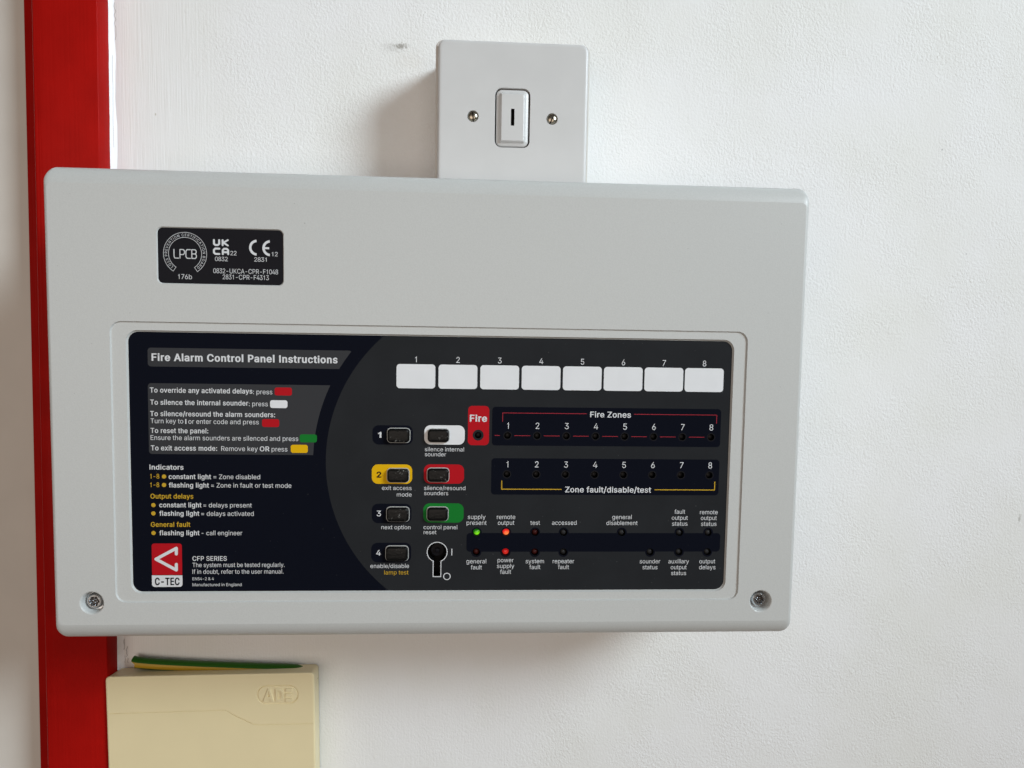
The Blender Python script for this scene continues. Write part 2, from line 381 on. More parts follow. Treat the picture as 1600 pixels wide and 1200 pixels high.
# ------------------------------------------------------------------ lettering: outlines of a plain sans alphabet, cap height 509
GLYPHS={'A': (479, '16,0 201,509 276,509 463,0 395,0 287,302 264,372 232,478 245,478 213,371 191,302 85,0;110,142 110,199 370,199 370,142'),
'B': (456, '60,0 60,509 241,509 289,504 329,491 359,469 381,442 394,410 398,374 395,344 387,320 373,301 356,286 315,267 315,262 339,257 363,245 385,227 402,203 414,173 418,136 413,100 400,67 377,39 344,18 301,4 247,0;125,57 245,57 296,63 330,80 349,105 355,137 352,161 342,184 327,203 306,218 279,228 248,231 125,231;125,285 238,285 265,288 288,296 308,309 323,326 333,348 336,372 330,403 313,429 283,446 240,452 125,452'),
'C': (510, '267,-7 205,1 150,25 104,63 70,115 48,179 40,254 48,329 70,393 104,445 150,484 205,508 267,516 305,513 340,504 373,490 402,471 427,447 448,418 463,385 473,348 408,348 401,373 389,395 357,428 315,449 267,456 223,450 184,432 150,403 125,364 109,314 103,254 109,194 125,145 151,105 184,76 223,59 267,53 315,60 357,81 389,114 408,160 473,160 463,124 448,91 428,62 402,38 373,19 341,5 305,-4'),
'D': (502, '219,0 96,0 96,57 215,57 272,63 318,81 354,110 379,149 394,198 399,255 394,312 379,361 354,399 320,428 275,446 221,452 93,452 93,509 225,509 294,501 353,478 399,441 433,391 455,329 462,255 455,181 433,119 398,68 351,31 291,8;125,509 125,0 60,0 60,509'),
'E': (418, '60,0 60,509 372,509 372,452 125,452 125,286 355,286 355,229 125,229 125,57 375,57 375,0'),
'F': (410, '60,0 60,509 369,509 369,452 125,452 125,278 346,278 346,221 125,221 125,0'),
'G': (520, '269,-7 205,1 149,25 104,64 69,116 47,179 40,254 47,329 69,393 103,445 149,484 203,508 265,516 304,513 340,504 374,489 403,469 429,445 449,416 465,384 474,349 408,349 387,393 356,427 315,448 265,456 222,450 183,432 150,404 125,364 109,314 103,254 109,194 125,145 151,105 184,76 224,59 269,53 309,57 345,71 374,93 396,123 410,160 415,202 434,199 283,199 283,256 478,256 478,200 471,141 451,91 419,50 377,19 326,0'),
'H': (517, '60,0 60,509 125,509 125,289 392,289 392,509 457,509 457,0 392,0 392,232 125,232 125,0'),
'I': (190, '62,0 62,509 128,509 128,0'),
'J': (396, '185,-7 143,-2 106,11 75,33 52,63 38,100 33,145 33,173 98,173 98,145 104,104 122,74 149,56 185,50 220,56 248,74 266,104 272,145 272,509 336,509 336,145 332,100 318,63 294,33 263,11 227,-2'),
'K': (466, '104,145 104,216 139,261 174,303 212,344 364,509 448,509 231,276 228,276;60,0 60,509 125,509 125,334 124,225 125,193 125,0;372,0 188,259 228,309 449,0'),
'L': (393, '60,0 60,509 125,509 125,57 361,57 361,0'),
'M': (628, '60,0 60,509 152,509 277,187 287,159 299,123 311,84 322,49 307,49 318,83 330,121 342,158 352,187 476,509 568,509 568,0 504,0 504,291 504,327 505,369 506,413 507,457 513,457 498,409 482,363 467,322 456,291 342,0 286,0 170,291 159,321 145,361 129,408 112,457 119,457 120,416 121,372 122,328 122,291 122,0'),
'N': (523, '60,0 60,509 136,509 343,183 363,151 388,107 414,55 405,54 401,108 399,157 399,195 399,509 463,509 463,0 387,0 202,290 177,331 148,381 108,452 119,454 122,384 124,328 125,291 125,0'),
'O': (533, '267,-7 205,1 150,25 105,63 70,115 48,179 40,254 48,329 70,393 105,445 150,484 205,508 267,516 329,508 384,484 429,445 464,393 486,329 493,254 486,179 464,115 429,63 384,25 329,1;267,53 310,59 349,76 383,105 408,144 425,194 430,254 425,314 408,365 383,404 349,433 310,450 267,456 223,450 184,433 151,404 125,364 109,314 103,254 109,194 125,144 151,105 184,76 223,59'),
'P': (444, '60,0 60,509 235,509 289,503 332,487 366,462 390,430 404,391 409,348 404,304 390,265 366,233 332,207 289,191 235,186 109,186 109,242 233,242 269,246 297,256 318,272 333,294 342,319 344,348 342,376 333,402 318,423 297,439 268,449 232,452 125,452 125,0'),
'Q': (533, '245,159 313,159 369,85 384,65 468,-48 401,-48 346,27 331,46;267,-7 205,1 150,25 105,63 70,115 48,179 40,254 48,329 70,393 105,445 150,484 205,508 267,516 329,508 384,484 429,445 464,393 486,329 493,254 486,179 464,115 429,63 384,25 329,1;267,53 310,59 349,76 383,105 408,144 425,194 430,254 425,314 408,365 383,404 349,433 310,450 267,456 223,450 184,433 151,404 125,364 109,314 103,254 109,194 125,144 151,105 184,76 223,59'),
'R': (449, '60,0 60,509 236,509 290,504 333,489 367,465 390,433 405,395 409,352 405,309 390,271 367,240 333,217 289,203 236,198 96,198 96,255 234,255 269,258 298,267 319,281 334,300 342,324 345,352 342,380 334,405 319,425 298,440 269,449 233,452 125,452 125,0;353,0 230,229 303,229 428,0'),
'S': (446, '224,-9 172,-4 128,9 91,31 64,60 46,96 38,137 104,137 110,110 123,88 142,71 166,59 194,52 224,49 257,52 286,60 311,74 329,92 341,114 346,139 342,161 332,179 316,193 296,205 245,222 184,239 128,260 86,289 60,326 52,372 58,413 75,448 102,476 138,498 180,511 227,516 275,511 316,498 351,476 377,449 394,415 401,378 337,378 326,412 302,437 267,453 225,459 194,456 167,448 145,435 129,418 118,398 115,376 119,352 131,334 148,319 169,308 212,293 264,279 312,264 359,238 379,220 395,198 405,171 408,139 403,99 386,64 360,34 323,11 278,-4'),
'T': (448, '32,452 32,509 417,509 417,452 257,452 257,0 193,0 193,452'),
'U': (517, '259,-8 203,-2 154,15 114,43 85,80 66,124 60,173 60,509 124,509 124,178 128,144 141,113 160,87 187,68 220,56 259,52 298,56 331,68 357,87 377,113 389,144 393,178 393,509 457,509 457,173 451,124 433,80 403,43 363,15 315,-2'),
'V': (479, '204,0 16,509 84,509 192,206 215,137 248,31 235,31 267,138 290,206 395,509 463,509 278,0'),
'W': (686, '155,0 16,509 82,509 163,196 175,145 187,94 197,40 189,40 200,94 211,145 224,196 306,509 380,509 462,196 474,145 486,94 497,40 488,40 499,94 510,145 523,196 603,509 670,509 530,0 455,0 368,323 351,391 336,475 350,475 335,395 318,323 230,0'),
'X': (474, '18,0 217,284 217,236 29,509 104,509 178,400 204,361 223,329 243,292 232,292 252,329 272,361 298,400 374,509 446,509 259,239 259,287 456,0 382,0 292,129 268,165 250,195 230,231 244,231 225,196 206,166 182,129 91,0'),
'Y': (472, '203,0 203,208 16,509 91,509 192,344 222,292 250,230 224,230 251,293 280,344 381,509 455,509 268,208 268,0'),
'Z': (438, '42,0 42,46 273,385 306,431 341,476 348,454 285,452 223,452 40,452 40,509 397,509 397,462 169,129 134,81 97,33 90,54 152,57 214,57 399,57 399,0'),
'a': (389, '160,-9 126,-5 94,5 68,22 48,45 35,73 30,108 34,138 43,161 58,179 78,193 125,211 178,220 234,227 265,235 273,243 276,255 276,257 273,279 267,297 256,311 240,322 220,329 196,331 171,329 149,322 118,301 100,274 41,291 57,322 79,346 104,364 133,375 163,382 194,384 239,379 286,360 306,343 322,320 333,290 337,251 337,0 277,0 277,52 272,52 252,25 215,1 190,-6;170,45 202,49 228,59 248,74 263,93 272,115 276,138 276,190 259,182 231,176 200,171 175,168 134,159 117,150 103,139 95,124 92,105 94,87 102,72 114,61 130,52'),
'b': (424, '229,-8 198,-5 172,4 138,31 118,59 112,59 112,0 53,0 53,509 114,509 114,319 118,319 137,346 171,373 197,381 229,384 274,378 313,361 345,332 370,293 385,245 390,189 385,133 370,84 346,45 313,16 274,-2;220,47 253,51 279,66 301,88 316,117 325,151 328,189 325,227 316,261 301,290 280,311 253,325 220,330 188,325 161,312 140,291 125,263 116,229 113,189 116,150 125,115 140,86 162,65 188,51'),
'c': (395, '207,-8 159,-2 117,16 82,46 56,85 40,133 34,187 40,243 56,291 82,330 117,360 159,378 207,384 260,377 305,356 340,322 362,277 303,262 290,289 270,311 242,325 207,330 173,325 145,310 124,287 108,258 99,224 96,187 99,151 108,117 124,89 145,66 173,51 207,46 243,52 271,66 292,89 304,117 363,102 354,78 341,56 306,21 261,-1'),
'd': (424, '195,-8 151,-2 111,16 79,45 55,84 39,133 34,189 39,245 55,293 79,332 112,361 151,378 196,384 228,381 253,373 287,346 306,319 311,319 311,509 372,509 372,0 313,0 313,59 307,59 287,31 252,4 227,-5;205,47 236,51 263,65 284,86 299,115 309,150 312,189 309,229 300,263 284,291 263,312 237,325 205,330 172,325 145,311 124,290 108,261 99,227 96,189 99,151 109,117 124,88 145,66 172,51'),
'e': (404, '212,-8 161,-2 117,16 82,46 56,85 40,132 34,187 39,242 55,290 81,329 115,359 157,378 205,384 236,382 266,374 294,361 319,341 341,315 357,282 368,242 371,194 371,169 75,169 75,221 338,221 310,202 307,237 298,269 283,294 263,314 237,326 205,330 173,326 146,313 125,294 109,270 99,241 96,211 96,178 100,139 110,106 128,80 151,61 179,50 212,46 254,53 285,73 306,105 365,91 353,63 335,39 311,19 283,4 249,-5'),
'f': (253, '228,379 228,327 6,327 6,379;81,0 81,432 84,461 96,486 113,505 135,519 161,527 187,530 222,527 243,521 227,468 215,472 195,474 171,470 154,460 145,443 142,419 142,0'),
'g': (425, '207,-151 168,-148 134,-140 105,-127 82,-110 64,-91 51,-69 101,-41 122,-66 154,-88 178,-95 207,-97 249,-92 282,-75 304,-47 311,-6 311,68 306,68 287,41 252,16 227,8 195,5 152,10 113,27 80,53 55,90 39,136 34,191 39,246 55,293 80,332 112,361 152,378 196,384 228,382 253,373 288,346 308,319 313,319 313,379 372,379 372,-9 367,-54 350,-90 324,-117 291,-136 251,-147;205,59 237,63 264,75 285,95 300,121 309,154 312,193 309,231 300,264 285,291 264,312 237,325 205,330 172,325 145,312 124,290 109,262 99,229 96,193 99,155 109,123 124,96 145,76 172,63'),
'h': (410, '114,227 114,0 53,0 53,509 114,509 114,287 102,287 124,332 152,362 187,379 227,384 264,380 295,369 321,349 341,321 353,285 357,240 357,0 296,0 296,235 290,275 273,304 246,323 210,329 184,326 161,317 141,303 126,283 117,257'),
'i': (166, '53,0 53,379 114,379 114,0;84,443 67,446 54,455 44,468 41,483 44,499 54,512 67,521 84,524 100,521 114,512 123,499 126,483 123,468 114,455 100,446'),
'j': (166, '53,379 114,379 114,-30 111,-63 102,-90 86,-113 65,-129 37,-139 4,-143 -10,-143 -10,-87 2,-87 25,-83 40,-72 50,-54 53,-29;83,443 67,446 53,455 44,468 41,483 44,499 53,512 67,521 83,524 100,521 114,512 123,499 126,483 123,468 114,455 100,446'),
'k': (380, '110,137 110,212 121,212 284,379 360,379 184,199 177,199;53,0 53,509 114,509 114,0;294,0 148,186 191,229 372,0'),
'l': (170, '54,0 54,524 116,524 116,0'),
'm': (609, '53,0 53,379 112,379 112,295 108,295 118,323 132,346 151,363 172,376 195,384 219,386 257,380 287,361 309,331 321,295 312,295 322,321 337,343 357,361 381,375 407,383 437,386 468,383 497,372 522,354 541,328 553,296 557,255 557,0 496,0 496,254 490,289 473,313 447,326 419,330 395,328 374,320 358,307 345,290 338,270 335,247 335,0 274,0 274,260 269,288 253,311 229,326 199,330 178,328 158,320 140,307 126,289 117,266 114,238 114,0'),
'n': (409, '114,227 114,0 53,0 53,379 112,379 112,287 102,287 124,332 152,362 187,379 227,384 264,380 295,369 321,349 341,321 353,285 357,240 357,0 296,0 296,235 290,275 273,304 246,323 210,329 184,326 161,317 141,303 126,283 117,257'),
'o': (415, '207,-8 159,-2 117,16 82,46 56,85 40,133 34,187 40,243 56,291 82,330 117,360 159,378 207,384 256,378 299,360 333,330 359,291 376,243 381,187 376,133 359,85 333,46 299,16 256,-2;207,46 242,51 270,66 292,89 307,117 316,151 319,187 316,224 307,258 292,287 270,310 242,325 207,330 173,325 145,310 124,287 108,258 99,224 96,187 99,151 108,117 124,89 145,66 173,51'),
'p': (424, '53,-143 53,379 112,379 112,319 118,319 137,346 171,373 197,381 229,384 274,378 313,361 345,332 370,293 385,245 390,189 385,133 370,84 346,45 313,16 274,-2 229,-8 198,-5 173,4 138,31 118,59 114,59 114,-143;220,47 253,51 279,66 301,88 316,117 325,151 328,189 325,227 316,261 301,290 280,311 253,325 220,330 188,325 161,312 140,291 125,263 116,229 113,189 116,150 125,115 140,86 162,65 188,51'),
'q': (424, '372,-143 311,-143 311,59 306,59 287,31 252,4 227,-5 195,-8 151,-2 111,16 79,45 55,84 39,133 34,189 39,245 55,293 79,332 112,361 151,378 196,384 228,381 253,373 287,346 307,319 313,319 313,379 372,379;205,47 236,51 263,65 284,86 299,115 309,150 312,189 309,229 300,263 284,291 263,312 237,325 205,330 172,325 145,311 124,290 108,261 99,227 96,189 99,151 109,117 124,88 145,66 172,51'),
'r': (259, '53,0 53,379 112,379 112,321 115,321 130,347 152,367 181,380 213,385 229,384 243,384 243,322 230,324 207,326 182,323 159,315 140,301 126,284 117,262 114,237 114,0'),
's': (365, '182,-8 145,-5 112,3 84,18 62,38 45,63 36,94 94,107 105,79 124,60 150,49 181,45 217,50 244,62 262,81 268,103 265,121 254,136 237,147 212,155 149,170 104,186 72,208 53,237 47,274 51,305 65,332 87,354 115,370 149,381 187,384 223,381 254,372 279,358 299,339 314,316 324,290 268,277 258,298 243,316 219,328 187,333 156,329 131,317 114,299 109,277 112,258 124,243 144,232 172,223 229,209 275,194 306,171 325,142 331,107 326,75 312,47 290,24 260,6 223,-5'),
't': (227, '204,379 204,327 6,327 6,379;65,471 126,471 126,98 128,76 136,61 150,53 170,50 185,51 202,54 213,2 192,-3 168,-4 125,2 92,21 72,52 65,93'),
'u': (410, '182,-5 146,-1 115,11 89,31 69,59 57,95 53,139 53,379 114,379 114,144 119,105 137,75 164,56 200,50 226,53 249,62 268,77 283,97 293,122 296,153 296,379 357,379 357,0 298,0 298,92 307,92 286,47 257,17 222,0'),
'v': (389, '163,0 17,379 84,379 165,155 187,87 206,21 184,21 203,87 224,155 305,379 371,379 226,0'),
'w': (567, '138,0 23,379 87,379 133,214 154,137 175,41 165,41 186,135 206,214 252,379 316,379 362,214 382,136 402,41 391,41 413,135 434,214 480,379 545,379 429,0 368,0 319,172 305,225 291,280 277,338 291,338 277,280 263,225 248,172 199,0'),
'x': (378, '21,0 171,218 171,171 29,379 100,379 147,306 179,253 207,206 175,206 202,253 233,306 282,379 352,379 209,169 209,214 358,0 287,0 231,85 200,136 173,182 205,182 178,136 148,85 91,0'),
'y': (389, '47,-139 61,-86 71,-87 104,-89 118,-84 130,-74 141,-58 151,-36 163,-1 17,379 84,379 165,155 187,87 206,21 184,21 202,87 224,155 305,379 371,379 204,-58 177,-107 159,-124 139,-136 117,-143 91,-145 65,-143'),
'z': (380, '42,0 42,46 254,320 254,323 48,323 48,379 333,379 333,331 126,60 126,56 339,56 339,0'),
'0': (397, '199,-7 146,1 102,24 67,62 41,113 25,178 20,254 25,330 41,395 67,447 102,484 146,508 199,516 251,508 295,484 330,447 356,395 372,330 377,254 372,178 356,113 331,62 295,24 251,1;199,50 233,56 262,74 285,103 302,144 312,194 316,254 312,314 302,365 285,405 262,435 233,453 199,460 164,453 135,435 112,405 95,365 85,314 81,254 85,194 95,144 112,103 135,74 164,56'),
'1': (397, '180,0 180,398 142,368 90,342 90,402 142,432 178,468 200,509 242,509 242,0'),
'2': (397, '36,0 36,47 206,229 254,282 283,327 290,348 292,371 289,397 280,419 265,436 245,449 222,457 196,460 168,457 144,447 125,433 111,413 102,390 99,362 38,362 43,405 58,442 83,473 115,496 154,511 197,516 240,511 278,497 309,474 333,445 348,411 353,372 350,345 343,318 329,290 308,259 239,180 125,60 125,57 361,57 361,0'),
'3': (397, '190,-7 145,-3 105,10 70,30 42,57 24,91 16,132 81,132 87,107 98,87 116,71 137,59 163,52 191,50 220,53 247,61 269,74 287,93 297,116 301,145 298,172 288,196 271,217 247,234 214,244 173,248 129,248 129,299 260,448 260,452 42,452 42,509 344,509 344,461 183,278 183,289 236,288 280,276 316,253 343,222 359,186 365,145 359,103 342,66 316,36 281,12 238,-2'),
'4': (397, '12,105 12,158 219,509 283,509 81,166 81,163 385,163 385,105;254,0 254,121 254,146 254,318 315,318 315,0'),
'5': (397, '193,-7 150,-2 112,11 80,32 55,60 38,93 32,130 94,130 99,108 110,89 126,73 145,60 168,52 193,50 222,53 248,64 270,82 286,104 296,131 300,162 296,193 286,221 269,244 247,262 220,273 190,277 139,268 117,258 100,246 39,253 68,509 338,509 338,452 123,452 106,301 108,301 127,315 150,325 175,331 201,334 235,330 266,321 293,306 317,285 336,260 351,231 360,199 363,163 357,117 341,76 315,41 281,15 240,-1'),
'6': (397, '198,-7 154,-1 114,15 81,40 56,74 41,115 36,162 40,199 52,239 74,285 109,340 224,509 294,509 123,261 117,261 137,288 168,307 207,314 250,309 288,295 318,271 342,240 356,201 361,157 356,112 340,73 315,39 282,14 243,-2;198,48 226,52 251,63 271,79 286,101 296,128 299,157 296,187 286,213 271,235 251,251 226,262 198,265 170,262 146,252 125,235 110,214 100,188 97,158 100,128 110,102 125,79 146,63 170,52'),
'7': (397, '69,0 295,448 295,452 34,452 34,509 363,509 363,449 137,0'),
'8': (397, '198,-7 150,-2 108,11 73,33 46,62 29,96 24,135 27,166 37,195 53,220 73,241 97,256 125,265 125,267 91,282 65,308 48,342 42,380 47,417 62,450 86,477 118,498 156,511 198,516 241,511 278,498 309,477 333,450 349,417 354,380 348,342 331,308 305,282 272,267 272,265 299,256 323,241 344,220 359,195 369,166 373,135 367,96 350,62 324,33 289,11 247,-2;198,49 230,52 257,60 279,74 295,91 305,113 309,139 305,165 294,189 277,208 255,223 228,232 198,235 168,232 141,223 119,208 102,189 91,165 87,139 91,113 101,91 117,74 139,60 167,52;198,290 224,292 246,300 265,313 279,330 288,351 291,376 288,399 280,420 266,437 247,449 224,457 198,460 172,457 149,449 131,437 117,420 108,399 105,376 108,351 117,330 131,313 150,300 173,292'),
'9': (397, '198,516 243,510 282,494 315,468 340,434 356,393 361,347 357,309 345,270 322,224 287,168 172,0 102,0 273,248 279,248 259,221 229,202 190,195 147,199 109,214 78,237 55,269 40,307 36,352 41,397 57,436 82,469 115,494 154,510;198,460 171,457 146,446 126,429 110,407 101,381 97,352 101,322 110,295 126,274 146,257 171,247 198,243 226,247 251,257 271,273 286,295 296,321 299,350 296,381 286,407 271,429 251,446 226,457'),
'/': (249, '235,533 71,-76 14,-76 178,533'),
':': (187, '95,-4 78,-1 63,9 53,24 50,41 53,59 63,73 78,83 95,87 113,83 128,73 138,59 141,41 138,24 128,9 113,-1;95,271 78,274 63,284 53,299 50,316 53,334 63,349 78,359 95,362 113,359 128,349 138,334 141,316 138,299 128,284 113,274'),
'-': (453, '337,244 337,188 114,188 114,244'),
'=': (453, '72,245 72,301 381,301 381,245;72,97 72,153 381,153 381,97'),
'.': (187, '95,-4 78,-1 63,9 53,24 50,41 53,59 63,73 78,83 95,87 113,83 128,73 138,59 141,41 138,24 128,9 113,-1'),
',': (187, '38,-119 68,71 137,71 84,-119'),
'&': (447, '197,-7 150,-2 110,12 78,34 54,62 39,96 34,133 37,163 47,189 63,213 85,235 140,279 216,335 237,352 255,375 262,405 258,427 245,445 226,457 201,461 168,453 145,431 139,416 137,399 145,363 169,327 204,284 438,0 364,0 171,231 121,293 87,344 78,370 75,398 79,430 91,458 109,481 134,499 165,510 200,513 235,510 266,499 290,482 308,459 320,433 324,404 315,362 291,325 256,293 154,217 128,195 110,174 100,154 97,131 100,108 109,87 124,70 143,57 166,49 193,46 223,50 251,59 278,75 301,95 321,121 336,151 346,186 349,224 408,224 405,180 397,144 371,92 345,62 333,47 305,23 271,7 234,-3'),
' ': (187, '')}
CAP = 509.0
_gl = {}
def glyph(ch, w):
    """triangles of one letter; w 0 regular .. 3 extra bold"""
    if (ch, w) in _gl: return _gl[(ch, w)]
    adv, s = GLYPHS[ch]
    polys = [[tuple(float(q) for q in p.split(",")) for p in c.split(" ")] for c in s.split(";")] if s else []
    off = (0, 9, 18, 31)[w]
    polys2 = []
    for poly in polys:
        c = [p for i, p in enumerate(poly) if p != poly[i - 1]]
        k = len(c); o = []
        for i in range(k):
            a, p, b = c[i - 1], c[i], c[(i + 1) % k]
            def nn(u, v):
                d = hypot(v[0] - u[0], v[1] - u[1]); return (-(v[1] - u[1]) / d, (v[0] - u[0]) / d)
            n0, n1 = nn(a, p), nn(p, b); mx, mz = n0[0] + n1[0], n0[1] + n1[1]; q = max(mx * mx + mz * mz, 0.9)
            o.append((p[0] + mx * 2 * off / q, p[1] + mz * off * 1.1 / q))
        polys2.append(o)
    v, f = cdt(polys2, lambda c: winding(c, polys2) != 0) if polys2 else ([], [])
    used = sorted({i for q in f for i in q}); ix = {a: i for i, a in enumerate(used)}
    _gl[(ch, w)] = (adv + 1.6 * off, [v[i] for i in used], [[ix[i] for i in q] for q in f])
    return _gl[(ch, w)]
def layout(s, w):
    x = 0.0; V, F = [], []
    for ch in s:
        a, v, f = glyph(ch, w); n = len(V)
        V += [(p[0] + x, p[1]) for p in v]; F += [[i + n for i in q] for q in f]
        x += a
    return V, F
def text_obj(s, x, z, width, cap, w, m, y, parent, centre=False, natural=0.97):
    V, F = layout(s, w)
    x0 = min(p[0] for p in V); x1 = max(p[0] for p in V)
    k = cap / CAP; kx = abs(width) / (x1 - x0) if width else k * natural
    if centre: sx = lambda q: x + (q - (x0 + x1) / 2) * kx
    else: sx = lambda q: x + (q - x0) * kx
    return new_obj("lettering", [(sx(p[0]), y, z + p[1] * k) for p in V], F, m, parent)

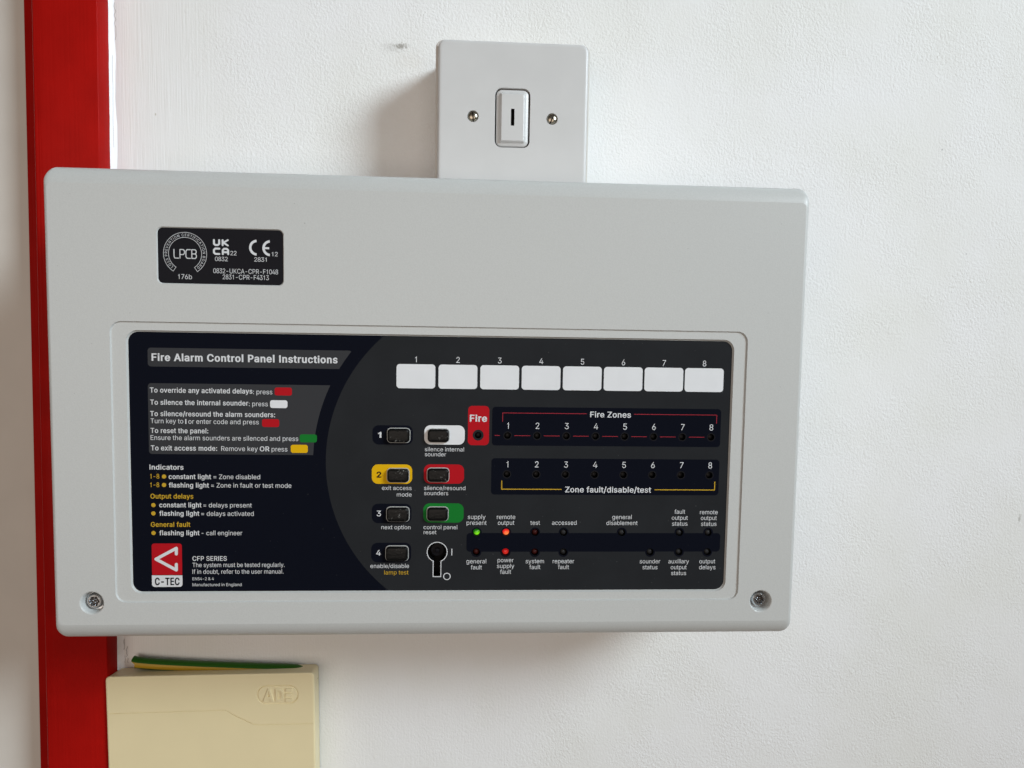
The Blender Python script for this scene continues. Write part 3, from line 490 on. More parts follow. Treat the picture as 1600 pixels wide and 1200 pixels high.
# ------------------------------------------------------------------ measured layout of the panel's print (millimetres from the panel's centre)
TXT=[('Fire Alarm Control Panel Instructions', -141.67, 23.58, 91.81, 3.52, 3, 'w'), ('To override any activated delays', -142.77, 7.62, 50.39, 2.45, 2, 'w'), (': press', -92.06, 7.35, 9.57, 2.39, 0, 'w'), ('To silence the internal sounder', -142.75, 1.5, 48.26, 2.45, 2, 'w'), (': press', -94.18, 1.25, 9.41, 2.39, 0, 'w'), ('To silence/resound the alarm sounders:', -142.85, -4.25, 61.68, 2.45, 2, 'w'), ('Turn key to', -142.7, -7.91, 16.01, 2.39, 0, 'w'), ('I', -125.71, -8.07, 0.57, 2.39, 2, 'w'), ('or enter code and press', -124.17, -8.02, 34.81, 2.39, 0, 'w'), ('To reset the panel:', -142.79, -12.8, 28.37, 2.45, 2, 'w'), ('Ensure the alarm sounders are silenced and press', -142.85, -16.37, 73.18, 2.39, 0, 'w'), ('To exit access mode:', -142.82, -21.64, 32.67, 2.45, 2, 'w'), ('Remove key', -108.12, -21.71, 18.18, 2.39, 0, 'w'), ('OR', -88.98, -21.73, 4.89, 2.42, 2, 'w'), ('press', -83.04, -21.79, 7.91, 2.39, 0, 'w'), ('Indicators', -143.66, -31.43, 16.74, 2.45, 2, 'w'), ('1-8', -143.42, -36.07, 4.5, 2.39, 1, 'y'), ('constant light', -134.31, -36.19, 21.0, 2.39, 2, 'w'), ('= Zone disabled', -112.14, -36.14, 23.26, 2.33, 0, 'w'), ('1-8', -143.5, -40.42, 4.51, 2.39, 1, 'y'), ('flashing light', -134.32, -40.55, 19.91, 2.39, 2, 'w'), ('= Zone in fault or test mode', -113.37, -40.52, 40.14, 2.33, 0, 'w'), ('Output delays', -143.45, -46.27, 21.17, 2.39, 2, 'y'), ('constant light', -139.17, -50.76, 20.93, 2.39, 2, 'w'), ('= delays present', -117.31, -50.76, 24.13, 2.33, 0, 'w'), ('flashing light', -139.24, -55.11, 19.84, 2.39, 2, 'w'), ('= delays activated', -118.42, -55.13, 26.16, 2.33, 0, 'w'), ('General fault', -143.52, -60.83, 19.58, 2.39, 2, 'y'), ('flashing light', -139.42, -65.16, 19.97, 2.39, 2, 'w'), ('- call engineer', -118.43, -65.18, 20.33, 2.33, 0, 'w'), ('C-TEC', -142.02, -91.07, 12.34, 3.68, 3, 'k'), ('CFP SERIES', -123.14, -78.46, 17.17, 2.33, 1, 'w'), ('The system must be tested regularly.', -123.19, -81.77, 46.36, 2.23, 0, 'w'), ('If in doubt, refer to the user manual.', -123.24, -85.28, 45.81, 2.23, 0, 'w'), ('EN54-2 & 4', -123.28, -88.62, 10.74, 1.49, 0, 'w'), ('Manufactured in England', -123.33, -91.77, 24.69, 1.55, 0, 'w'), ('1', -10.38, 24.64, 0, 2.97, 0, 'w', 'c'), ('2', 11.01, 24.64, 0, 2.97, 0, 'w', 'c'), ('3', 32.4, 24.64, 0, 2.97, 0, 'w', 'c'), ('4', 53.79, 24.64, 0, 2.97, 0, 'w', 'c'), ('5', 75.18, 24.64, 0, 2.97, 0, 'w', 'c'), ('6', 96.57, 24.64, 0, 2.97, 0, 'w', 'c'), ('7', 117.95, 24.64, 0, 2.97, 0, 'w', 'c'), ('8', 139.34, 24.64, 0, 2.97, 0, 'w', 'c'), ('1', -29.49, -14.28, 1.79, 2.91, 2, 'w'), ('2', -30.1, -34.89, 2.45, 2.91, 3, 'k'), ('3', -29.97, -55.18, 2.23, 2.91, 1, 'w'), ('4', -30.16, -75.84, 2.37, 2.91, 1, 'w'), ('silence internal', -5.55, -21.12, 20.16, 2.1, 0, 'w'), ('sounder', -5.53, -23.75, 10.91, 2.1, 0, 'w'), ('exit access', -27.33, -41.41, 15.17, 2.1, 0, 'w'), ('mode', -19.72, -44.8, 7.58, 2.1, 0, 'w'), ('silence/resound', -5.72, -41.32, 21.26, 2.1, 0, 'w'), ('sounders', -5.7, -44.04, 12.44, 2.1, 0, 'w'), ('next option', -27.55, -61.97, 14.96, 2.1, 0, 'w'), ('control panel', -5.82, -61.95, 17.39, 2.1, 0, 'w'), ('reset', -5.8, -64.58, 6.65, 2.1, 0, 'w'), ('enable/disable', -33.13, -82.47, 19.92, 2.2, 0, 'w'), ('lamp test', -26.0, -85.91, 12.52, 2.2, 0, 'y'), ('Fire', 17.38, -5.48, 8.9, 3.39, 3, 'w'), ('Fire Zones', 79.83, -2.66, 21.41, 2.91, 2, 'w'), ('Zone fault/disable/test', 67.63, -42.24, 45.51, 2.91, 2, 'w'), ('1', 37.13, -9.02, 0, 3.2, 0, 'w', 'c'), ('2', 52.43, -9.02, 0, 3.2, 0, 'w', 'c'), ('3', 67.72, -9.02, 0, 3.2, 0, 'w', 'c'), ('4', 83.02, -9.02, 0, 3.2, 0, 'w', 'c'), ('5', 98.32, -9.02, 0, 3.2, 0, 'w', 'c'), ('6', 113.62, -9.02, 0, 3.2, 0, 'w', 'c'), ('7', 128.91, -9.02, 0, 3.2, 0, 'w', 'c'), ('8', 144.21, -9.02, 0, 3.2, 0, 'w', 'c'), ('1', 37.19, -29.21, 0, 3.2, 0, 'w', 'c'), ('2', 52.49, -29.21, 0, 3.2, 0, 'w', 'c'), ('3', 67.79, -29.21, 0, 3.2, 0, 'w', 'c'), ('4', 83.09, -29.21, 0, 3.2, 0, 'w', 'c'), ('5', 98.39, -29.21, 0, 3.2, 0, 'w', 'c'), ('6', 113.7, -29.21, 0, 3.2, 0, 'w', 'c'), ('7', 129.0, -29.21, 0, 3.2, 0, 'w', 'c'), ('8', 144.3, -29.21, 0, 3.2, 0, 'w', 'c'), ('supply', 21.58, -56.53, -9.21, 2.26, 0, 'w', 'c'), ('present', 21.62, -59.62, -10.4, 2.26, 0, 'w', 'c'), ('remote', 36.93, -56.51, -9.63, 2.26, 0, 'w', 'c'), ('output', 36.98, -59.6, -8.59, 2.26, 0, 'w', 'c'), ('test', 52.2, -59.58, -5.04, 2.26, 0, 'w', 'c'), ('accessed', 67.54, -59.55, -12.92, 2.26, 0, 'w', 'c'), ('general', 98.03, -56.46, -10.34, 2.26, 0, 'w', 'c'), ('disablement', 98.12, -59.62, -16.57, 2.26, 0, 'w', 'c'), ('fault', 128.85, -53.55, -5.72, 2.26, 0, 'w', 'c'), ('output', 128.96, -56.79, -8.59, 2.26, 0, 'w', 'c'), ('status', 129.06, -59.95, -8.24, 2.26, 0, 'w', 'c'), ('remote', 144.47, -53.73, -9.56, 2.26, 0, 'w', 'c'), ('output', 144.58, -56.86, -8.59, 2.26, 0, 'w', 'c'), ('status', 144.7, -60.04, -8.33, 2.26, 0, 'w', 'c'), ('general', 21.72, -80.09, -10.34, 2.26, 0, 'w', 'c'), ('fault', 21.77, -83.31, -5.81, 2.26, 0, 'w', 'c'), ('power', 37.03, -79.51, -8.4, 2.26, 0, 'w', 'c'), ('supply', 37.08, -82.62, -9.04, 2.26, 0, 'w', 'c'), ('fault', 37.13, -85.74, -5.81, 2.26, 0, 'w', 'c'), ('system', 52.42, -80.08, -9.69, 2.26, 0, 'w', 'c'), ('fault', 52.48, -83.21, -5.81, 2.26, 0, 'w', 'c'), ('repeater', 67.54, -80.11, -11.37, 2.26, 0, 'w', 'c'), ('fault', 67.61, -83.24, -5.81, 2.26, 0, 'w', 'c'), ('sounder', 113.68, -80.26, -10.95, 2.26, 0, 'w', 'c'), ('status', 113.77, -83.45, -8.08, 2.26, 0, 'w', 'c'), ('auxiliary', 129.12, -80.29, -11.05, 2.26, 0, 'w', 'c'), ('output', 129.23, -83.49, -8.59, 2.26, 0, 'w', 'c'), ('status', 129.33, -86.65, -8.08, 2.26, 0, 'w', 'c'), ('output', 144.6, -80.32, -8.59, 2.26, 0, 'w', 'c'), ('delays', 144.71, -83.52, -8.88, 2.26, 0, 'w', 'c')]
APP=[('176b', -127.69, 64.26, 6.69, 2.39, 0, 'w'), ('22', -102.22, 76.46, 3.02, 2.1, 0, 'w'), ('0832', -109.74, 73.49, 6.19, 2.1, 0, 'w'), ('12', -82.0, 76.44, 2.91, 2.1, 0, 'w'), ('2831', -90.65, 73.63, 6.07, 2.1, 0, 'w'), ('0832-UKCA-CPR-F1048', -110.65, 67.52, 31.64, 2.33, 0, 'w'), ('2831-CPR-F4313', -106.12, 64.59, 22.6, 2.33, 0, 'w')]
WIN=[[-20.22, -0.5], [1.13, 20.96], [22.47, 42.43], [43.82, 63.89], [65.16, 85.36], [86.51, 106.82], [107.86, 128.29], [129.2, 149.75]]
WZ=[23.63, 11.25]
H1=[(37.02, -12.65), (52.34, -12.65), (67.66, -12.65), (82.97, -12.65), (98.29, -12.65), (113.61, -12.65), (128.93, -12.65), (144.25, -12.65)]
H2=[(36.98, -32.91), (52.29, -32.91), (67.59, -32.91), (82.9, -32.91), (98.21, -32.91), (113.51, -32.91), (128.82, -32.91), (144.13, -32.91)]
HU=[(21.68, -63.64), (37.04, -63.64), (52.28, -63.64), (67.32, -63.64), (98.16, -63.64), (129.05, -63.64), (144.55, -63.64)]
HL=[(21.64, -74.08), (36.94, -74.08), (52.31, -74.08), (67.38, -74.08), (113.56, -74.08), (129.12, -74.08), (144.45, -74.08)]
RC={'ring': (-161.0, 43.0, 161.39, -99.73), 'fascia': (-152.9, 37.91, 153.88, -94.51), 'title': (-143.59, 30.02, -42.67, 20.62), 'instr': (-143.79, 12.26, -52.3, -23.55), 'patches': [('red', -81.36, 10.86, -72.74, 6.8), ('white', -83.69, 4.36, -75.01, 0.39), ('red', -87.74, -5.26, -79.19, -9.33), ('green', -68.96, -12.94, -60.32, -17.04), ('yellow', -73.47, -18.3, -64.91, -22.48)], 'tabs': [('navy', -32.3, -7.87, -11.74, -17.85), ('white', -5.86, -7.62, 14.9, -17.64), ('yellow', -32.54, -28.12, -11.89, -38.24), ('red', -5.93, -27.95, 14.78, -38.01), ('navy', -32.47, -48.62, -12.14, -58.82), ('green', -6.06, -48.34, 14.79, -58.47), ('navy', -32.71, -69.15, -12.17, -79.52)], 'buttons': [(-24.8, -9.09, -12.95, -16.83), (-4.31, -9.16, 7.14, -16.53), (-24.84, -29.87, -13.24, -37.44), (-4.37, -29.58, 7.23, -37.18), (-25.01, -50.01, -13.07, -57.98), (-4.3, -49.95, 7.01, -57.54), (-25.35, -70.47, -13.4, -78.67)], 'fire': (16.49, 2.63, 27.39, -17.81), 'firehole': (21.8, -12.59), 'zone1': (28.93, 2.27, 149.2, -17.86), 'zone2': (28.84, -24.52, 149.25, -43.61), 'strip': (16.47, -63.96, 151.16, -73.93), 'br1': [(34.35, -5.41), (34.28, -0.89), (77.98, -1.11), (102.79, -1.29), (146.75, -1.52), (146.9, -5.71)], 'br2': [(34.37, -36.27), (34.44, -40.75), (65.75, -40.72), (114.97, -40.82), (147.28, -40.92), (147.1, -36.16)], 'dots': [(-136.63, -35.02), (-136.7, -39.34), (-142.12, -49.71), (-142.2, -53.96), (-142.31, -64.07)], 'logo_r': (-143.39, -69.5, -128.39, -85.83), 'logo_w': (-143.53, -86.09, -128.32, -92.12), 'logo_s': [(-131.16, -74.95), (-131.11, -71.96), (-141.31, -77.6), (-131.29, -83.28), (-131.24, -80.35)], 'key_c': (1.24, -74.07), 'key_slot': (-0.81, -78.62, 3.39, -86.95), 'key_I': [(8.9, -72.31), (8.93, -75.88)], 'key_O': (6.49, -87.03), 'arc': (30.83, -27.1, 86.71), 'appr': (-137.69, 89.67, -76.02, 61.66), 'screws': [(-172.73, -99.79), (173.88, -100.47)], 'lp_c': (-124.16, 76.71), 'ukca': [(-110.58, 84.14), (-102.95, 80.93), (-110.63, 79.97), (-102.84, 76.57)], 'ce': [(-89.16, 80.47), (-82.69, 80.34)], 'lpcb': [(-129.62, 78.74), (-118.38, 74.49)]}
FACE = -96.0            # front face of the panel, the wall is y = 0

# ------------------------------------------------------------------ setting: wall
LEAN = 0.0075
mb = MB()
mb.add([(-206, 0, -1200), (2200, 0, -1200), (2200, 0, 1300), (-206, 0, 1300)], [[0, 1, 2, 3]])
mb.add([(-2400, 0, -1200), (-1058, 0, -1200), (-1058, 0, 1300), (-2400, 0, 1300)], [[0, 1, 2, 3]])
# keep the wall behind the leaning frame
mb.v[0] = (-225, 0, -1200); mb.v[3] = (-225, 0, 1300)
wall = mb.make("wall", M_WALL); wall["kind"] = "structure"

# bead of filler in the corner between frame and wall, with hairline cracks
import random
random.seed(4)
mb = MB(); loops = []
zs = [-700 + 8 * i for i in range(176)]
for z in zs:
    xe = -205.6 + z * LEAN - 0.4
    j = random.uniform(-.25, .25)
    w = 4.2 + 0.7 * sin(z * .021) + 0.4 * sin(z * .13) + j
    loops.append([(xe, -0.05, z), (xe, -2.6 + j, z), (xe + w * .35, -1.25, z), (xe + w * .75, -.3, z), (xe + w, 0.3, z)])
mb.loft(loops, closed=False)
bead = mb.make("filler_bead", M_SEAL, wall, smooth=True, sharp=60)
mb = MB()
def crack(pts, w):
    P = stroke(pts, w, cap='flat')
    v, f = cdt([P], lambda c: inside(c, P))
    mb.add([(x, -1.15 if x < -202 + z * LEAN else -0.75, z) for x, z in v], f)
def wig(x, z0, z1, n, a):
    return [(x + (z0 + (z1 - z0) * i / n) * LEAN + random.uniform(-a, a), z0 + (z1 - z0) * i / n) for i in range(n + 1)]
crack(wig(-202.2, 236, 214, 9, .5), .16); crack(wig(-204.0, 205, 150, 12, .15), .1)
crack(wig(-201.9, -160, -167, 5, .1), .18); crack(wig(-200.4, -165, -172, 6, .5), .22)
crack(wig(-201.5, -171, -176, 4, .15), .16); crack(wig(-199.9, -172.5, -176, 4, .4), .18)
mb.make("filler_crack", M_CRACK, wall)

# ------------------------------------------------------------------ red door frame and pale door
frame = empty("door_frame", (-225, 0, -700), "red gloss painted wooden door frame running up behind the grey panel's left end", "door frame")
def upright(name, prof, mirror=None):
    """prof: outline (x, y) of the section, swept along z with the frame's lean"""
    mb = MB(); loops = []
    for z in (-700, -350, 0, 350, 700):
        lp = []
        for x, y in prof:
            if mirror is not None: x = mirror - x
            lp.append((x + z * LEAN, y, z))
        loops.append(lp)
    mb.loft(loops, cap_last=True, cap_first=True)
    return mb.make(name, M_RED, frame, smooth=True, sharp=40)
def arc(cx, cy, r, a0, a1, n): return [(cx + r * cos(radians(a0 + (a1 - a0) * i / n)), cy + r * sin(radians(a0 + (a1 - a0) * i / n))) for i in range(n + 1)]
xl, xr, t = -243.6, -205.6, -15.0
prof_a = [(xr, 0.0)] + [(xr, t + 0.5), (xr - .2, t + .15), (xr - .6, t)] + [(xl + 6, t + .02), (xl + 3.2, t + .22)] + arc(xl + 1.8, t + 2.2, 1.8, 275, 180, 7) + [(xl, 0.0)]
prof_l = [(xl + 6, 0.02), (xl + 6, 60), (-256.4, 60)] + [(-256.4, 1.2)] + arc(-255.4, 1.0, 1, 180, 270, 4)
upright("architrave", prof_a); upright("frame_lining", prof_l)
MX = -256.4 * 2 - 762
upright("architrave", prof_a, MX); upright("frame_lining", prof_l, MX)
mb = MB(); mb.box(-1016, -256.9, 9, 53, -700, 700)
for i, v in enumerate(mb.v): mb.v[i] = (v[0] + v[2] * LEAN, v[1], v[2])
door = mb.make("door", M_DOOR, None, (-636, 9, -700))
door["label"] = "pale beige painted door at the left edge, beyond the red frame"; door["category"] = "door"

# ------------------------------------------------------------------ fire alarm panel
HX0, HX1, HZ0, HZ1 = -191.3, 191.4, -119.8, 118.3
panel = empty("fire_alarm_panel", (0, 0, HZ0), "big light grey fire alarm control panel with dark printed front and two lit red lamps", "alarm panel")

ring = RC['ring']; RING = rrect(*ring, 5.4, 8)
APPR = rrect(*RC['appr'], 2.8, 7)
FAS = rrect(*RC['fascia'], 5.0, 8)
SCR = RC['screws']
# shell: side loops from the wall out to the flat front
mb = MB(); loops = []
AM = radians(74)
for t in (7.2, 7.2, 5.8, 4.5, 3.3, 2.4, 1.8, 1.2, .75, .4, .15, 0):      # depth behind the flat front
    a = math.asin((1 - t / 7.2) * sin(AM)); iz = 8.6 * (1 - cos(a)) / (1 - cos(AM))
    ix = 2.0 * (1 - sqrt(max(0, 1 - (1 - t / 2.0) ** 2))) if t < 2 else 0.0
    loops.append(at_y(rrect(HX0 + ix, HZ0 + iz, HX1 - ix, HZ1 - iz, 4.2 - 1.8 * iz / 8.6, 6), FACE + t))
loops[0] = at_y(rrect(HX0 + .8, HZ0 + .8, HX1 - .8, HZ1 - .8, 4.4, 6), 0.0)
mb.loft(loops)
front = rrect(HX0 + 2.0, HZ0 + 8.6, HX1 - 2.0, HZ1 - 8.6, 2.4, 6)
PR = 6.1
pockets = [circ(x, z, PR, 32) for x, z in SCR]
v, f = sheet(front, [RING, APPR] + pockets)
mb.add([(x, FACE - .001, z) for x, z in v], f)
# stepped recess round the printed front, and the recess of the approval sticker
D1Y, D2Y = FACE + 0.75, FACE + 1.65
def shrink(rc, d): return (rc[0] + d, rc[1] - d, rc[2] - d, rc[3] + d)
R1 = rrect(*shrink(ring, .5), 4.95, 8)
mb.loft([at_y(RING, FACE), at_y(R1, D1Y)])
FO = rrect(*shrink(RC['fascia'], -.75), 5.65, 8); FI = rrect(*shrink(RC['fascia'], -.15), 5.1, 8)
v, f = sheet(R1, [FO]); mb.add([(x, D1Y, z) for x, z in v], f)
mb.loft([at_y(FO, D1Y), at_y(FI, D2Y)])
FB = rrect(*shrink(RC['fascia'], .8), 4.6, 8)
v, f = sheet(FI, [FB]); mb.add([(x, D2Y, z) for x, z in v], f)
AI = rrect(*shrink(RC['appr'], .45), 2.5, 7)
mb.loft([at_y(APPR, FACE), at_y(AI, FACE + .55)], cap_last=True)
for (x, z), pk in zip(SCR, pockets):      # rounded pockets for the lid screws
    mb.lathe(x, z, [(PR, FACE), (5.9, FACE + .12), (5.55, FACE + .5), (5.25, FACE + 1.2), (5.05, FACE + 2.6), (4.9, FACE + 4.6)], 32)
mb.make("cover", M_CASE, panel, smooth=True, sharp=28)

def pan_screw(x, z, y, parent):
    """pan head screw with a cross recess; y is the level of its seat"""
    mb = MB(); R = 4.15
    prof = [(R, y), (R, y - .5), (R * .985, y - 1.15), (R * .94, y - 1.7), (R * .87, y - 2.1), (R * .78, y - 2.35)]
    mb.lathe(x, z, prof, 32, cap_last=False)
    ytop = y - 2.35; rr = R * .78
    cross = []
    for k in range(36):
        a = 2 * pi * k / 36 + .3; q_ = 2.45 + .28 * cos(6 * a)
        cross.append((x + q_ * cos(a), z + q_ * sin(a)))
    v, f = sheet(circ(x, z, rr, 32), [cross]); mb.add([(a, ytop, b) for a, b in v], f)
    small = [(x + (a - x) * .8, z + (b - z) * .8) for a, b in cross]
    mb.loft([at_y(cross, ytop), at_y(small, ytop + 1.5)], 0)
    v, f = sheet(small); mb.add([(a, ytop + 1.5, b) for a, b in v], f, 1)
    for k in range(5):
        a = 2 * pi * k / 5 + .8; mb.lathe(x + .95 * cos(a), z + .95 * sin(a), [(.42, ytop + 1.52), (.36, ytop + 1.1), (.18, ytop + .9)], 8, 0)
    return mb.make("cover_screw", [M_STEEL, M_SLOT], parent, smooth=True, sharp=30)
for (x, z) in SCR:
    mb = MB(); mb.lathe(x, z, [(4.95, FACE + 4.55), (4.0, FACE + 4.6)], 32)
    mb.make("screw_washer", M_STEEL, pan_screw(x + .1, z + .1, FACE + 4.4, panel))

# ---- printed front: one thin board with layers of print on it
Y0 = D2Y - 0.02
LED_R, ZONE_R = 1.95, 1.75
HOLES = [circ(x, z, ZONE_R, 24) for x, z in H1 + H2] + [circ(x, z, LED_R, 24) for x, z in HU + HL] + [circ(*RC['firehole'], 1.75, 24)]
kx, kz = RC['key_c']; ks = RC['key_slot']; KR = 5.0
def keyhole(grow):
    R = KR + grow; hw = (ks[2] - ks[0]) / 2 - .3 + grow; cx = (ks[0] + ks[2]) / 2; zb = ks[3] - grow
    a0 = math.asin(hw / R); pts = []
    for i in range(29):
        a = -pi / 2 + a0 + (2 * pi - 2 * a0) * i / 28
        pts.append((cx + R * cos(a), kz + R * sin(a)))
    return pts + [(cx - hw, zb), (cx + hw, zb)]
KEY = keyhole(0)
ALLH = HOLES + [KEY]
board = sheet_obj("printed_front", FAS, Y0, M_NAVY, panel, ALLH)
acx, acz, AR = RC['arc']
ARC = circ(acx, acz, AR, 160)
def layer(k): return Y0 - 0.03 * k
def pr(name, outline, k, m, **kw):
    return sheet_obj(name, outline, layer(k), m, board, ALLH, **kw)
pr("charcoal_area", rrect(*RC['fascia'], 5.0, 8), 1, M_GREY, also=[ARC], keep=lambda c: c[0] > acx or hypot(c[0] - acx, c[1] - acz) < AR)
AR2 = AR + 6.4; ARC2 = circ(acx, acz, AR2, 160)
out2 = lambda c: hypot(c[0] - acx, c[1] - acz) > AR2
pr("title_bar", rrect(*RC['title'], 1.6), 1, M_BAR, also=[ARC2], keep=out2)
pr("instruction_box", rrect(*RC['instr'], 1.6), 1, M_BAR, also=[ARC2], keep=out2)
PC = {'red': M_REDP, 'white': M_WHITEP, 'green': M_GREENP, 'yellow': M_YELP, 'navy': M_NAVY}
for c, x0, z0, x1, z1 in RC['patches']: pr("colour_swatch", rrect(x0, z0, x1, z1, 1.1), 2, PC[c])
for c, x0, z0, x1, z1 in RC['tabs']: pr("button_surround", rrect(x0, z0, x1, z1, 3.2, 8), 2, PC[c])
pr("zone_block", rrect(*RC['zone1'], 1.8), 2, M_NAVY); pr("zone_block", rrect(*RC['zone2'], 1.8), 2, M_NAVY)
pr("fire_tab", rrect(*RC['fire'], 2.2), 2, M_REDP)
fx, fz = RC['firehole']; pr("lamp_ring", circ(fx, fz, 2.85, 28), 3, M_GREY)
pr("lamp_strip", rrect(*RC['strip'], 1.8), 2, M_NAVY)
for x, z in HU + HL: pr("lamp_ring", circ(x, z, 2.65, 26), 3, M_NAVY)
for x, z in H1 + H2: pr("lamp_ring", circ(x, z, 2.25, 24), 3, M_BLACK)
for x, z in RC['dots']: pr("bullet", circ(x, z, 1.08, 20), 2, M_GOLD)

def line_print(name, pts, w, m, k=3):
    P = stroke(pts, w, cap='flat')
    return sheet_obj(name, P, layer(k), m, board, HOLES)
b1, b2 = RC['br1'], RC['br2']
line_print("red_bracket", [b1[0], (b1[0][0], b1[1][1]), (b1[2][0], b1[1][1])], .29, M_REDLINE)
line_print("red_bracket", [(b1[3][0], b1[1][1]), (b1[5][0], b1[1][1]), (b1[5][0], b1[0][1])], .29, M_REDLINE)
line_print("gold_bracket", [b2[0], (b2[0][0], b2[1][1]), (b2[2][0], b2[1][1])], .46, M_GOLD)
line_print("gold_bracket", [(b2[3][0], b2[1][1]), (b2[5][0], b2[1][1]), (b2[5][0], b2[0][1])], .46, M_GOLD)
line_print("red_dash", [(RC['zone1'][0] + 1.4, H1[0][1]), (RC['zone1'][0] + 4.1, H1[0][1])], .3, M_REDLINE)
for i in range(7):
    line_print("red_dash", [(H1[i][0] + 3.5, H1[0][1]), (H1[i + 1][0] - 3.6, H1[0][1])], .27, M_REDLINE)
# key switch outline and marks
kw = keyhole(.42)
sheet_obj("keyhole_outline", kw, layer(2), M_INK, board, [KEY])
line_print("key_mark", RC['key_I'], .46, M_INK)
ox, oz = RC['key_O']
sheet_obj("key_mark", circ(ox, oz, 1.95, 28), layer(3), M_INK, board, [circ(ox, oz, 1.52, 28)])
# maker's logo
pr("logo_tile", rrect(*RC['logo_r'], 1.3), 2, M_REDP)
pr("logo_tile", rrect(*RC['logo_w'], 1.5), 2, M_LOGOW)
L = RC['logo_s']; P = stroke(L, 1.62)
# square the top corner of the red tile's lower edge against the white one
line_print("logo_tile", [(RC['logo_r'][0] + .02, RC['logo_r'][3] + .7), (RC['logo_r'][2] - .02, RC['logo_r'][3] + .7)], 1.4, M_REDP, 2.5)
line_print("logo_tile", [(RC['logo_w'][0] + .02, RC['logo_w'][1] - .7), (RC['logo_w'][2] - .02, RC['logo_w'][1] - .7)], 1.4, M_LOGOW, 2.5)
def union_obj(name, polys, y, m, parent):
    v, f = cdt(polys, lambda c: any(inside(c, p) for p in polys))
    used = sorted({i for q in f for i in q}); ix = {a: i for i, a in enumerate(used)}
    return new_obj(name, [(v[i][0], y, v[i][1]) for i in used], [[ix[i] for i in q] for q in f], m, parent)
def seg_polys(pts, w): return [stroke(pts[i:i + 2], w, n=8) for i in range(len(pts) - 1)]
union_obj("logo_mark", seg_polys(L, 1.55), layer(4), M_LOGOW, board)

TC = {'w': M_INK, 'y': M_GOLD, 'k': M_NAVY}
for e in TXT:
    s, x, z, w, cap, wt, c = e[:7]
    text_obj(s, x, z, w, cap, wt, TC[c], layer(5), board, centre=len(e) > 7, natural=0.93)

# zone name windows: white paper strips behind clear film
for x0, x1 in WIN:
    o = new_obj("zone_window", *(lambda vf: ([(a, layer(2), b) for a, b in vf[0]], vf[1]))(sheet(rrect(x0, WZ[0], x1, WZ[1], 1.7))), M_WHITEP, panel)

# lamps: a black tube behind each hole with a domed lens at its bottom
def indicator(x, z, r, m, depth=2.6, label=None):
    mb = MB()
    mb.lathe(x, z, [(r, Y0 - .001), (r, Y0 + depth + 2)], 24, 1, cap_last=True)
    R = r * .88; dome = [(R, Y0 + depth + 1.9), (R, Y0 + depth)] + [(R * cos(a), Y0 + depth - R * .9 * sin(a)) for a in (radians(q) for q in (15, 30, 45, 60, 75, 86))]
    mb.lathe(x, z, dome, 24, 0)
    o = mb.make("indicator_light", [m, M_HOLE], panel, (x, Y0 + depth, z), smooth=True, sharp=40)
    if label: o["label"] = label
    return o
for x, z in H1 + H2: indicator(x, z, ZONE_R, M_LEDOFF, 3.3)
indicator(fx, fz, 1.75, M_LEDOFF, 3.6)
for i, (x, z) in enumerate(HU):
    m, l = {0: (M_LEDG, "lit green lamp"), 1: (M_LEDR, "brightly lit red lamp"), 2: (M_LEDRED, "unlit dark red lamp")}.get(i, (M_LEDOFF, None))
    indicator(x, z, LED_R, m, 1.9, l)
for i, (x, z) in enumerate(HL):
    m, l = {1: (M_LEDR2, "lit red lamp"), 0: (M_LEDRED, "unlit dark red lamp"), 2: (M_LEDRED, "unlit dark red lamp")}.get(i, (M_LEDOFF, None))
    indicator(x, z, LED_R, m, 2.1, l)

# push buttons: rubber caps standing out of the printed front
for x0, z0, x1, z1 in RC['buttons']:
    mb = MB(); h = 2.6
    mb.loft([at_y(rrect(x0 + i, z0 - i, x1 - i, z1 + i, max(2.0 - i * .6, .6), 6), Y0 - y) for i, y in
             ((.3, -.5), (.3, h - 1.2), (.42, h - .65), (.75, h - .22), (1.2, h - .04), (2.2, h + .02))], cap_last=True)
    b = mb.make("push_button", M_RUBBER, panel, smooth=True, sharp=50)
    ro = rrect(x0 - .02, z0 + .02, x1 + .02, z1 - .02, 2.1, 6); ri = rrect(x0 + .3, z0 - .3, x1 - .3, z1 + .3, 1.9, 6)
    mb = MB(); mb.loft([at_y(ro, Y0 - .05), at_y(ro, Y0 - .62), at_y(ri, Y0 - .66)])
    mb.make("button_rim", M_RIM, b)

# key lock in its slot
mb = MB()
mb.loft([at_y(KEY, Y0 - .001), at_y(KEY, Y0 + 7)], 0)
v, f = sheet(keyhole(.2)); mb.add([(a, Y0 + 7, b) for a, b in v], f, 0)
mb.lathe(kx, kz, [(3.6, Y0 + 6.9), (3.6, Y0 + 4.4), (3.3, Y0 + 4.1), (1.3, Y0 + 4.0), (1.2, Y0 + 3.0), (.8, Y0 + 2.7)], 28, 1)
mb.make("key_lock", [M_HOLE, M_BLACK], panel, smooth=True, sharp=40)

